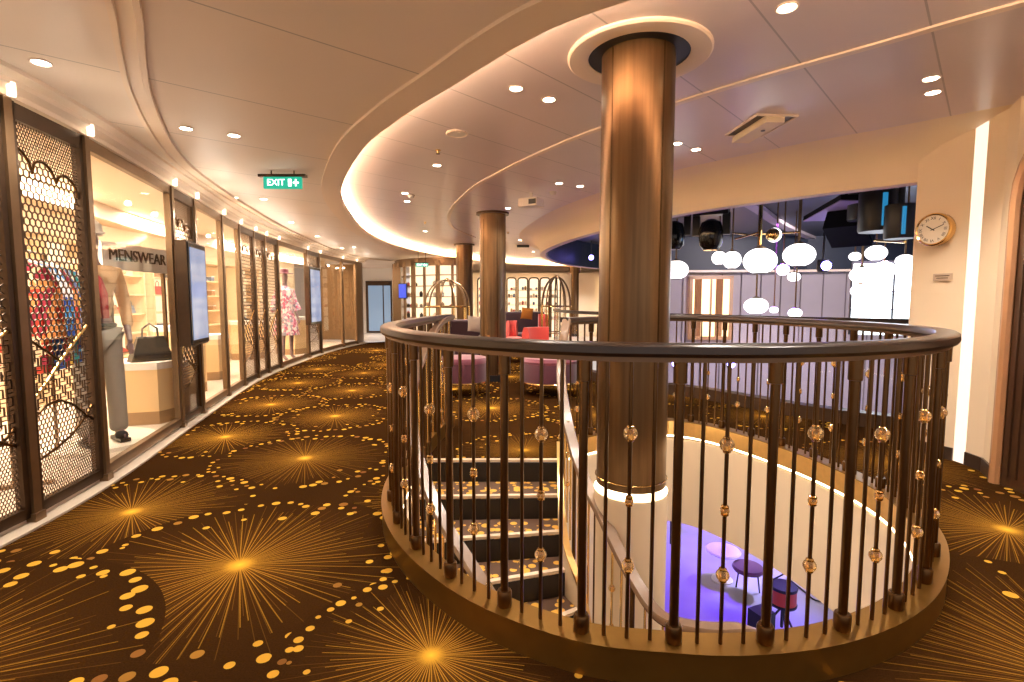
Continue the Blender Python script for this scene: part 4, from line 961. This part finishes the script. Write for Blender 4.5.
dsp.build('housing', M['black'], t); MB().box((0, -.03, 0), (.23, .01, .38)).build('screen_panel', emis('deep_blue_screen', (.03, .06, .5), .8), t)

# row of lit arched cabinets behind lounge
cab_lab = ['first', 'second', 'third', 'fourth', 'fifth', 'sixth', 'seventh', 'eighth', 'ninth']
cpx = [(478, 487), (507, 516), (518, 527.5), (529, 538.5), (540, 549.5), (551, 560), (600, 612), (616, 628), (632, 644)]
for k, (a0, a1) in enumerate(cpx):
    D_ = 17.5; xa = (a0-512)/F*D_; xb = (a1-512)/F*D_; w = xb-xa; cx = (xa+xb)/2
    t = empty('arched_cabinet', (cx, D_, 0), 0, 'lit arched display cabinet behind the lounge, %s from the left' % cab_lab[k], 'cabinet', 'arched cabinets behind the lounge')
    poly = archpoly(-w/2, w/2, 2.02, .1)
    xz_prism(poly, .22, .26).build('lit_back', M['shelf_light'], t)
    MB().tube([(x, 0, z) for x, z in poly], .028, 6).build('frame', M['frame'], t, True)
    for z in (.6, .85, 1.1, 1.35, 1.6): MB().box((0, .12, z), (w, .2, .02)).build('shelf', M['shelf'], t)
    for z in (.61, .86, 1.11, 1.36, 1.61):
        for q in (-.25, .0, .25):
            if rnd.random() < .3: continue
            h = rnd.uniform(.07, .16); g = MB().lathe((cx+q*w*1.1, D_+.1, z), [(.025, 0), (.04, .02), (.04, h*.7), (.015, h)], 8).build('bottle', rnd.choice(goods_mats), None, True)
            tag(g, 'small bottle in the lit arched cabinets behind the lounge', 'bottle', 'bottles in the arched cabinets')
struct(MB().box((1.2, 17.9, 1.1), (7.0, .1, 2.2)), 'wall_lounge', M['shop_wall'], 'warm wall holding the arched cabinets', 'wall')

# birdcage frames
def birdcage(c, r, zr, zt, label):
    t = empty('birdcage_booth', (c[0], c[1], 0), 0, label, 'booth frame')
    ring = lambda z, rr: [(rr*math.cos(k*PI/16), rr*math.sin(k*PI/16), z) for k in range(32)]
    MB().tube(ring(zr, r), .016, 8, True).build('upper_ring', M['brass'], t, True); MB().tube(ring(.55, r), .012, 8, True).build('lower_ring', M['brass'], t, True)
    for k in range(10):
        a = 2*PI*k/10+.15; arc = [(r*math.cos(a)*math.cos(s*PI/20), r*math.sin(a)*math.cos(s*PI/20), zr+(zt-zr)*math.sin(s*PI/20)) for s in range(11)]
        MB().tube(arc, .016, 6).build('rib', M['framegold'], t, True)
        MB().tube([(r*math.cos(a), r*math.sin(a), 0), (r*math.cos(a), r*math.sin(a), zr)], .014, 6).build('post', M['brass'], t, True)
    MB().ball((0, 0, zt), .04, 12).build('finial', M['brass'], t, True)
x = (447.5-512)/F*11; birdcage((x, 11.0), .47, 1.13, 1.70, 'brass birdcage booth frame left of the nearer far column')
x = (556-512)/F*11.4; birdcage((x, 11.4), .33, 1.13, 1.78, 'slim brass birdcage frame right of the red chairs')

# lounge chairs
def tub(loc, rz, w, label, seat_m, body_m, back_m, legs=True, backh=.32):
    t = empty('lounge_chair', (loc[0], loc[1], 0), rz, label, 'chair'); r = w/2
    MB().lathe((0, 0, 0), [(r*.9, .17), (r, .19), (r, .42), (r*.98, .44)], 36).build('seat_base', body_m, t, True)
    MB().lathe((0, 0, 0), [(r*.99, .43), (r, .46), (r*.93, .50), (r*.6, .515), (.02, .52)], 36).build('seat_cushion', seat_m, t, True)
    MB().tube([(r*1.0*math.cos(k*PI/18), r*1.0*math.sin(k*PI/18), .175) for k in range(36)], .014, 6, True).build('base_ring', M['brass'], t, True)
    for k in range(4): a = PI/4+k*PI/2; MB().tube([(r*.85*math.cos(a), r*.85*math.sin(a), .17), (r*.92*math.cos(a), r*.92*math.sin(a), 0)], .012, 8).build('leg', M['brass'], t, True)
    arc = [(r*.92*math.cos(a), r*.92*math.sin(a), 0) for a in [math.radians(58+64*k/14) for k in range(15)]]
    prof = [(-.05, .44), (-.06, .44+backh*.8), (-.03, .44+backh), (.03, .44+backh), (.06, .44+backh*.8), (.05, .44)]
    MB().sweep([Vector(p) for p in arc], prof).build('backrest', back_m, t, True)
def gp(px, Y): return ((px-512)/F*Y*1.003, Y)
tub(gp(463, 6.9), 0, .66, 'round maroon lounge chair seen through the left of the balustrade', M['pinkseat'], M['maroon'], M['plum'], backh=.2)
tub(gp(549, 6.9), .5, .78, 'round maroon lounge chair with a red back in front of the far column', M['pinkseat'], M['maroon'], M['red'], backh=.45)
tub(gp(514, 10.5), .2, .42, 'small red chair just right of the nearer far column', M['red'], M['maroon'], M['red'], backh=.40)
tub(gp(540, 12.0), -.4, .42, 'red lounge chair beside the orange cushion', M['red'], M['maroon'], M['red'], backh=.50)
def sofa(loc, w, rz, label, m, h=.85):
    t = empty('sofa', (loc[0], loc[1], 0), rz, label, 'sofa')
    def rb(c, d, nm): 
        o = MB().box(c, d).build(nm, m, t); bv = o.modifiers.new('b', 'BEVEL'); bv.width = .05; bv.segments = 3; return o
    rb((0, 0, .28), (w, .8, .3), 'seat'); rb((0, .36, .55), (w, .2, h-.25), 'backrest'); rb((-w/2+.08, 0, .42), (.18, .8, .4), 'armrest'); rb((w/2-.08, 0, .42), (.18, .8, .4), 'armrest')
    for s in (-1, 1):
        for q in (-1, 1): MB().tube([(s*(w/2-.1), q*.32, 0), (s*(w/2-.1), q*.32, .14)], .02, 8).build('leg', M['brass'], t)
sofa(gp(524, 13.2), 1.1, 0, 'dark plum sofa behind the red chairs', M['plum'], 1.08)
sofa(gp(462, 9.4), .9, 0, 'plum sofa with a pale cushion left of the nearer far column', M['plum'], .95)
def cushion(p, s, m, rz, label):
    mb = MB(); n = 8
    for sg_ in (-1, 1):
        o = len(mb.v)
        for i in range(n+1):
            for j in range(n+1):
                u = i/n*2-1; v = j/n*2-1; b = (1-u*u)**.5*(1-v*v)**.5 if abs(u) < 1 and abs(v) < 1 else 0
                mb.v.append((u*s*(1-.06*(1-v*v)), sg_*b*s*.35, v*s*(1-.06*(1-u*u))))
        for i in range(n):
            for j in range(n): mb.f.append((o+i*(n+1)+j, o+(i+1)*(n+1)+j, o+(i+1)*(n+1)+j+1, o+i*(n+1)+j+1))
    ob = mb.build('cushion', m, None, True); ob.location = p; ob.rotation_euler = (.25, .1, rz); tag(ob, label, 'cushion')
x, y = gp(475.5, 9.15); cushion((x, y-.02, .84), .15, M['cushion'], -.3, 'pale cushion on the plum sofa left of the far column')
x, y = gp(527, 12.95); cushion((x, y, .93), .15, M['orange'], .1, 'orange cushion on the dark plum sofa')

# ================================================================== ATRIUM VOID
vfo = [Vector((p.x, p.y, 0)) for p in vf]
t = empty('atrium_balustrade', (0, 0, 0), 0, 'glass balustrade with dark cap on a low bronze plinth around the atrium', 'balustrade')
MB().sweep(vfo, [(.0, -.02), (.0, .14), (.16, .14), (.16, -.45), (.10, -.45), (.10, -.02)]).build('plinth', mat('dark_bronze_plinth', (.09, .05, .028), .4, .4), t, True)
MB().sweep(vfo, [(-.012, -.0), (-.012, .03), (.0, .03), (.0, .0)]).build('plinth_line', M['gold'], t)
MB().sweep(vfo, [(.07, .14), (.07, 1.04), (.082, 1.04), (.082, .14)]).build('glass_panel', M['glass'], t, True)
MB().sweep(vfo, [(.045, 1.04), (.045, 1.09), (.105, 1.09), (.105, 1.04)]).build('cap_rail', M['rail'], t, True)
# atrium shell
struct(MB().box((8.5, 17.3, .9), (17.0, .15, 9.0)), 'wall_atrium_far', M['lilac_wall'], 'lilac-grey panelled far wall of the atrium', 'wall')
bpy.data.objects.remove([o for o in bpy.data.objects if o.name.startswith('wall_atrium_far')][0])
struct(MB().prism([(4.15, 14.6), (8.0, 14.3), (12.0, 13.2), (12.1, 13.4), (8.1, 14.5), (4.2, 14.8)], -3.4, 2.07), 'wall_atrium_far', M['lilac_wall'], 'lilac-grey panelled far wall of the atrium', 'wall')
mb = MB()
for f in [i/14 for i in range(15)]:
    x = 4.3+7.4*f; y = 14.57-.3*min(1, f*2)-(1.05*max(0, f*2-1)); mb.box((x, y-.02, -.6), (.02, .02, 5.2), 0)
struct(mb, 'trim_50', mat('panel_joint', (.2, .17, .18), .5), 'thin joints between the far atrium wall panels', 'wall trim')
struct(MB().prism([(3.9, 14.3), (8.0, 14.0), (12.0, 12.9), (12.1, 13.4), (8.1, 14.6), (4.2, 14.9)], 2.07, 3.4), 'wall_fascia', M['navy'], 'dark navy fascia above the far atrium wall', 'wall')
struct(MB().prism([(3.9, 14.28), (8.0, 13.98), (12.0, 12.88), (12.0, 12.9), (8.0, 14.0), (3.9, 14.3)], 2.03, 2.09), 'trim_51', M['bright_trim'], 'pale line under the navy fascia', 'wall trim')
vc = [Vector((p.x, p.y, 0)) for p in offset(VOIDT, -.05)]
struct(MB().flat([vc+[Vector((14, 18, 0)), Vector((14, 3, 0))]], 3.0), 'ceiling', M['slate'], 'slate grey ceiling high in the atrium', 'ceiling')
struct(MB().sweep([Vector((p.x, p.y, 0)) for p in offset(VOIDT, .02)], [(0, VZ+.02), (0, 3.0), (.03, 3.0), (.03, VZ+.02)]), 'wall_atrium_ring', M['navy'], 'dark upstand behind the atrium opening', 'wall')
struct(MB().box((13, 10, 0), (.15, 14, 7)), 'wall_atrium_right', M['lilac_wall'], 'lilac-grey side wall of the atrium', 'wall')
arc = catmull([tuple(on(x, y, 3.0)) for x, y in [(728, 188), (757, 205), (778, 220), (800, 231), (822, 239), (848, 244), (905, 247)]], 6)
struct(MB().sweep([p-Vector((0, 0, .02)) for p in arc], [(-.10, -.07), (-.10, .0), (.10, .0), (.10, -.07)]), 'trim_52', M['lilac_wall'], 'pale curved rim of the dark recess in the atrium ceiling', 'ceiling trim')
rec = [Vector((p.x, p.y, 0)) for p in arc]+[Vector((11, 7, 0)), Vector((9, 3.3, 0)), Vector((4.3, 4.2, 0))]
struct(MB().flat([rec], 2.985), 'ceiling', M['navy'], 'dark navy recess in the atrium ceiling', 'ceiling')
# windows in far atrium wall
w1 = at(711, 291, 14.4); wo = empty('window_20', (w1.x, 14.42, 1.05), math.radians(-4), 'glowing warm curtained window in the far atrium wall', 'window'); wo['kind'] = 'structure'
MB().box((0, 0, 0), (1.05, .04, 1.6)).build('pane', M['warm_window'], wo)
mb = MB()
for s in (-1, 1): mb.box((s*.55, -.03, 0), (.09, .06, 1.75)).box((0, -.03, s*.85), (1.2, .06, .09))
mb.build('window_frame', M['copper'], wo); MB().box((0, -.04, 0), (.05, .04, 1.6)).build('mullion', M['copper'], wo)
for k in (-.36, .22): MB().sweep([Vector((k-.1+.02*i, -.06+.02*(i % 2), -.8)) for i in range(11)], [(0, 0), (0, 1.6), (.01, 1.6), (.01, 0)]).build('curtain', M['copper'], wo)
wa_, wb_ = at(849, 320, 10.2), at(912, 320, 9.9); wl_ = (wb_-wa_).length; wz = (at(880, 262, 10.0).z+at(880, 335, 10.0).z)/2; wh = at(880, 262, 10.0).z-at(880, 335, 10.0).z
wo = empty('window_21', ((wa_.x+wb_.x)/2, (wa_.y+wb_.y)/2, wz), math.atan2(wb_.y-wa_.y, wb_.x-wa_.x), 'large bright window with dark glazing bars behind the globe lamps', 'window'); wo['kind'] = 'structure'
MB().box((0, 0, 0), (wl_, .04, wh)).build('pane', M['daylight'], wo)
mb = MB()
for k in (-.5, .17, .5): mb.box((k*wl_, -.03, 0), (.03, .05, wh))
mb.box((0, -.03, wh/2), (wl_, .05, .05)); mb.build('window_frame', M['black'], wo)
mb = MB()
for z in (.1, -.15): mb.box((0, -.03, z*wh), (wl_, .04, .02))
mb.build('glazing_bar', M['slate'], wo)
# globe lamps
def globe(px, py, wpx, D, label, sz=.78, rod=True):
    p = at(px, py, D); r = wpx/2/F*D*.92; t = empty('globe_pendant', p, 0, label, 'lamp', None)
    MB().ball((0, 0, 0), r, 24, sz, 14).build('opal_shade', M['globe'], t, True)
    MB().lathe((0, 0, 0), [(r*.34, -r*sz*1.0), (r*.40, -r*sz*.93), (r*.30, -r*sz*.90)], 18).build('bottom_cap', M['frame'], t, True)
    MB().lathe((0, 0, 0), [(r*.30, r*sz*.9), (r*.36, r*sz*.95), (r*.3, r*sz*1.05), (.02, r*sz*1.15)], 18).build('top_cap', M['framegold'], t, True)
    if rod: MB().tube([(0, 0, r*sz), (0, 0, 2.98-p.z)], .012, 8).build('stem', M['framegold'], t)
    return p
globe(676, 270, 26, 7.6, 'opal globe lamp partly hidden by the large column')
globe(719, 258, 15, 8.6, 'small opal globe half behind its neighbour, left of the chandelier', .98)
globe(732, 260, 19, 7.8, 'opal globe lamp just left of the biggest globe', 1.0)
globe(760, 261, 34, 6.6, 'biggest opal globe lamp in the middle of the chandelier', .82)
globe(799, 255, 32, 6.6, 'big opal globe lamp right of the biggest one')
globe(756, 306, 25, 7.0, 'low opal globe lamp below the biggest globe, by the handrail', .72)
globe(774, 310, 9, 9.0, 'tiny low opal globe right of the low hanging one')
globe(795, 313, 14, 8.2, 'low opal globe cut by the handrail under the right big globe')
globe(783, 270, 13, 8.8, 'small opal globe half hidden between the two biggest globes', .95)
globe(794, 277, 13, 10.0, 'small opal globe under the right big globe')
globe(855, 256.5, 12, 9.0, 'small opal globe right of the violet spot lamp')
globe(876, 253, 21, 8.0, 'opal globe lamp above the bright window')
globe(861, 275, 22, 8.5, 'opal globe before the left of the bright window, upper one')
globe(861, 291, 20, 8.6, 'opal globe before the left of the bright window, lower one')
globe(884, 270, 22, 8.8, 'opal globe before the middle of the bright window')
globe(905, 261, 18, 7.4, 'opal globe cut off by the cream pier')
# chandelier arms
ch = empty('chandelier_frame', at(760, 230, 6.6), 0, 'brass chandelier arms with a half-moon disc above the biggest globe', 'chandelier')
c0 = ch.location
def rel(px, py, D): return at(px, py, D)-c0
MB().tube([rel(733, 233, 7.0), rel(760, 236, 6.6)], .012, 8).build('arm', M['brass'], ch); MB().tube([rel(735, 239, 6.8), rel(760, 232, 6.6)], .012, 8).build('arm', M['brass'], ch)
MB().tube([rel(760, 234, 6.6), rel(800, 232, 6.6)], .012, 8).build('arm', M['brass'], ch)
q = rel(774, 235, 6.5); MB().ball(q, .09, 20).build('moon_disc', M['globe'], ch, True); MB().ball((q.x-.03, q.y-.03, q.z), .082, 20).build('moon_shell', M['brass'], ch, True)
MB().tube([rel(760, 245, 6.6), (0, 0, 2.98-c0.z)], .02, 10).build('centre_stem', M['brass'], ch); MB().lathe((0, 0, 0), [(.08, 2.95-c0.z), (.08, 2.98-c0.z)], 20).build('ceiling_rose', M['brass'], ch)

# moving head stage lamps
def head(px, py, D, s, label, m=None):
    p = at(px, py, D); t = empty('stage_lamp', p, math.radians(-30), label, 'stage lamp')
    MB().lathe((0, 0, 0), [(.10*s, -.26*s), (.15*s, -.2*s), (.17*s, -.02*s), (.13*s, .12*s), (.06*s, .16*s)], 24).build('head', M['black_gloss'], t, True)
    mb = MB()
    for a in (-1, 1): mb.bar((a*.20*s, 0, -.06*s), (a*.20*s, 0, .24*s), .05*s, .10*s)
    mb.box((0, 0, .26*s), (.46*s, .2*s, .09*s)); mb.build('yoke', M['black'], t)
    MB().lathe((0, 0, 0), [(.098*s, -.262*s), (.098*s, -.27*s)], 20).build('lens', M['black_gloss'], t)
    MB().tube([(0, 0, .3*s), (0, 0, 2.98-p.z)], .03, 8).build('mount', M['black'], t)
head(711, 231, 6.6, .9, 'large black moving-head stage lamp left of the globe lamps')
head(674, 232, 7.2, .9, 'black stage lamp peeking out right of the large column')
def cyl_lamp(px, py, D, r, h, m, label):
    p = at(px, py, D); t = empty('stage_lamp', p, 0, label, 'stage lamp')
    MB().lathe((0, 0, 0), [(r, -h/2), (r*1.05, -h*.45), (r*1.05, h/2), (r*.8, h/2)], 24).build('housing', M['black'], t, True)
    MB().box((-r*.45, -r*1.0, 0), (r*.22, .02, h*.8)).build('sheen_stripe', M['painted_blue_sheen'], t)  # glowing strip paints the blue sheen on the black housing
    MB().tube([(0, 0, h/2), (0, 0, max(h/2+.05, 2.98-p.z))], .03, 8).build('mount', M['black'], t)
cyl_lamp(880, 212, 5.6, .19, .42, None, 'black cylindrical stage lamp with a blue sheen above the bright window')
cyl_lamp(900, 222, 5.3, .13, .34, None, 'narrow black stage lamp with a blue sheen beside the cream pier')
cyl_lamp(862, 205, 6.2, .14, .36, None, 'black stage lamp with a blue sheen beside the purple-bottomed speaker')
t = empty('stage_speaker', (0, 0, 0), 0, 'large black stage speaker with purple underside in the dark ceiling recess', 'speaker')
pp4 = [(3.75, 5.95), (4.30, 6.0), (4.85, 7.4), (4.2, 7.5)]
MB().prism(pp4, 2.41, 2.47).build('cabinet', M['matte_black'], t); MB().prism(pp4, 2.4, 2.41).build('underside_panel', M['purple_panel'], t)
MB().tube([(4.3, 6.7, 2.47), (4.3, 6.7, 2.98)], .03, 8).build('mount', M['matte_black'], t)
p = at(850, 226, 6.6); t = empty('stage_speaker', p, .7, 'tilted black speaker box under the purple-bottomed one', 'speaker')
mx = Matrix.Rotation(.55, 4, 'Y')
MB().box((0, 0, 0), (.42, .45, .34), mtx=mx).build('cabinet', M['matte_black'], t); MB().box((0, -.232, 0), (.38, .012, .30), mtx=mx).build('grille', M['matte_black'], t)
MB().tube([(0, 0, .1), (0, 0, 2.98-p.z)], .02, 8).build('mount', M['matte_black'], t)
pts = [at(868, 240, 7.4), at(905, 242, 6.6)]
t = empty('stage_truss', (0, 0, 0), 0, 'thin pale bar hung under the stage lamps', 'bar')
MB().tube(pts, .018, 8).build('bar', M['brass'], t, True)
for q in (.2, .8): e = pts[0].lerp(pts[1], q); MB().tube([e, (e.x, e.y, 2.98)], .008, 6).build('hanger', M['black'], t)
p = at(823, 266, 10); t = empty('spot_lamp', p, 0, 'small spot lamp glowing violet right of the globes', 'stage lamp')
MB().lathe((0, 0, 0), [(.09, -.11), (.11, -.05), (.1, .12)], 18).build('housing', M['black'], t, True); MB().ball((0, -.1, 0), .09, 14).build('lens', M['blue_lens'], t, True); MB().tube([(0, 0, .1), (0, 0, 2.98-p.z)], .02, 8).build('mount', M['black'], t)
for px, py, D, lab in ((730, 364.5, 9.5, 'small violet spot lamp glowing below the handrail in the atrium'), (675, 364, 9.5, 'small violet spot lamp beside the large column below the handrail'), (591, 258, 15, 'violet spot lamp in the left end of the atrium opening')):
    p = at(px, py, D); t = empty('spot_lamp', p, 0, lab, 'stage lamp'); MB().lathe((0, 0, 0), [(.05, -.06), (.06, 0), (.05, .08)], 14).build('housing', M['black'], t, True); MB().ball((0, -.05, .01), .07, 12).build('lens', M['blue_lens'], t, True)
    zt = 2.98 if p.z > 1.3 else -3.4
    MB().tube([(0, 0, 0), (0, 0, zt-p.z)], .015, 8).build('pole', M['black'], t)

# lower deck things
p = on(723, 551, -2.9); t = empty('round_table', (p.x, p.y, -3.4), 0, 'pale round table on the violet lit floor below', 'table')
MB().lathe((0, 0, 0), [(.02, .49), (.26, .49), (.28, .51), (.26, .53)], 32).build('top', M['white'], t, True); MB().tube([(0, 0, 0), (0, 0, .49)], .025, 10).build('leg', M['white'], t)
MB().lathe((0, 0, 0), [(.17, 0), (.17, .02)], 24).build('base', M['white'], t)
p = on(748, 569, -3.0); t = empty('dark_disc', (p.x, p.y, -3.4), 0, 'dark disc on legs standing in for a shadow-like round patch beside the pale table', 'dark_disc')  # added object in place of a dark, shadow-like disc on the floor
MB().lathe((0, 0, 0), [(.02, .38), (.22, .38), (.24, .42), (.22, .45)], 32).build('seat', M['maroon'], t, True)
for k in range(3): a = k*2.1; MB().tube([(.15*math.cos(a), .15*math.sin(a), .38), (.2*math.cos(a), .2*math.sin(a), 0)], .012, 8).build('leg', M['black'], t)
p = on(783, 592, -2.7); t = empty('drum', (p.x, p.y, -3.4), 0, 'small red drum on a black stand in the blue-white lit floor below', 'drum')
MB().lathe((0, 0, 0), [(.17, .55), (.17, .78)], 28).build('shell', M['red'], t, True); MB().lathe((0, 0, 0), [(.175, .76), (.18, .79), (.17, .8)], 28).build('hoop', M['black'], t, True); MB().lathe((0, 0, 0), [(.175, .53), (.18, .56), (.17, .57)], 28).build('hoop', M['black'], t, True)
for k in range(3): a = k*2.1+.4; MB().tube([(0, 0, .5), (.28*math.cos(a), .28*math.sin(a), 0)], .015, 8).build('leg', M['black'], t)
MB().tube([(0, 0, .55), (0, 0, .2)], .02, 8).build('stand', M['black'], t)
p = on(761, 628, -2.6); t = empty('stage_monitor', (p.x, p.y, -3.4), .4, 'black equipment case on a stand at the near edge of the violet floor', 'equipment case')
MB().box((0, 0, .85), (.22, .2, .34)).build('case', M['black'], t); MB().tube([(0, 0, 0), (0, 0, .7)], .02, 8).build('stand', M['black'], t); MB().box((0, 0, .01), (.3, .3, .02)).build('base', M['black'], t)
p = on(772, 580, -2.3); t = empty('microphone_stand', (p.x, p.y, -3.4), 0, 'thin black microphone stand left of the red drum', 'stand')
MB().tube([(0, 0, 0), (0, 0, 1.1)], .014, 8).build('pole', M['black'], t); MB().tube([(0, 0, 1.1), (.25, .1, 1.15)], .01, 8).build('boom', M['black'], t); MB().lathe((0, 0, 0), [(.14, 0), (.14, .02)], 20).build('base', M['black'], t); MB().ball((.27, .1, 1.16), .03, 10).build('microphone', M['black'], t)
cb = [on(x, y, -3.38) for x, y in [(790, 580), (805, 592), (815, 600), (830, 603), (838, 612)]]
tag(MB().tube(catmull([tuple(c) for c in cb], 5), .012, 6).build('cable', M['black'], None, True), 'black cable trailing right from the red drum', 'cable')
# curved dark bar seen through the atrium glass
bc = catmull([tuple(on(x, y, -1.6)) for x, y in [(668, 374), (690, 386), (725, 398), (765, 402), (800, 398), (835, 398)]], 5)
tag(MB().sweep([Vector((p.x, p.y, -3.4)) for p in bc], [(-.3, 0), (-.3, 1.75), (.15, 1.75), (.15, 0)]).build('curved_bar', M['plum'], None, True), 'dark curved counter on the lower deck beyond the atrium glass', 'counter')

# ================================================================== LIGHTS
def area(name, loc, rot, sx, sy, e, col):
    l = bpy.data.lights.new(name, 'AREA'); l.shape = 'RECTANGLE'; l.size = sx; l.size_y = sy; l.energy = e; l.color = col
    o = bpy.data.objects.new(name, l); COL.objects.link(o); o.location = loc; o.rotation_euler = rot; return o
def spot(name, loc, tgt, e, col, size, r=.1, blend=.4):
    l = bpy.data.lights.new(name, 'SPOT'); l.energy = e; l.color = col; l.spot_size = math.radians(size); l.spot_blend = blend; l.shadow_soft_size = r
    o = bpy.data.objects.new(name, l); COL.objects.link(o); o.location = loc; d = Vector(tgt)-Vector(loc); o.rotation_euler = d.to_track_quat('-Z', 'Y').to_euler(); return o
for y in (3.0, 5.5, 8.0, 10.8, 13.2):
    c, a = along(y, 1.1); area('shop_ceiling_lamp', (c.x, c.y, 2.40), (0, 0, a), 1.8, .5, 55, (1, .84, .64))
spot('violet_stage_lamp', (4.6, 9.0, 2.6), (3.4, 8.6, -3.4), 1800, (.16, .03, 1), 62)
spot('white_stage_lamp', (6.5, 9.0, 2.6), (4.9, 6.9, -3.4), 2600, (.42, .42, 1), 34)
spot('atrium_lamp', (7, 9.5, 2.9), (6.8, 12, -3.4), 900, (.85, .72, .9), 100, .3)
spot('atrium_wall_lamp', (6.5, 10, 2.9), (6.5, 14.3, .8), 500, (1, .85, .85), 110, .3)
spot('atrium_blue_lamp', (7.5, 6.5, 1.2), (5.2, 6.5, 3.0), 60, (.1, .4, 1), 90, .2)
# far lounge ceiling lamps
for x, y in ((-.5, 10.5), (.6, 14.5), (-1.2, 13), (-5.2, 17.8), (-2.8, 12.5), (2.5, 16.5), (-1, 16.8)):
    downlight(Vector((x, y, 0)), IZ if (x, y) in ((-.5, 10.5), (.6, 14.5), (-1.2, 13)) else CZ, 'downlights over the far lounge', 'small recessed downlight over the far lounge', 150)
# added fill spot brightening the stairwell, no fitting behind it
spot('stairwell_fill', (1.2, 3.0, -.3), (1.6, 4.0, -1.2), 5, (1, .8, .55), 150, .2)
for p_ in ((-.35, 3.35, -.02), (-.15, 2.75, -.02), (.1, 2.3, -.02)): pass
w = bpy.data.worlds.new('world'); sc.world = w; w.use_nodes = True
w.node_tree.nodes['Background'].inputs[0].default_value = (1, .84, .74, 1); w.node_tree.nodes['Background'].inputs[1].default_value = .42
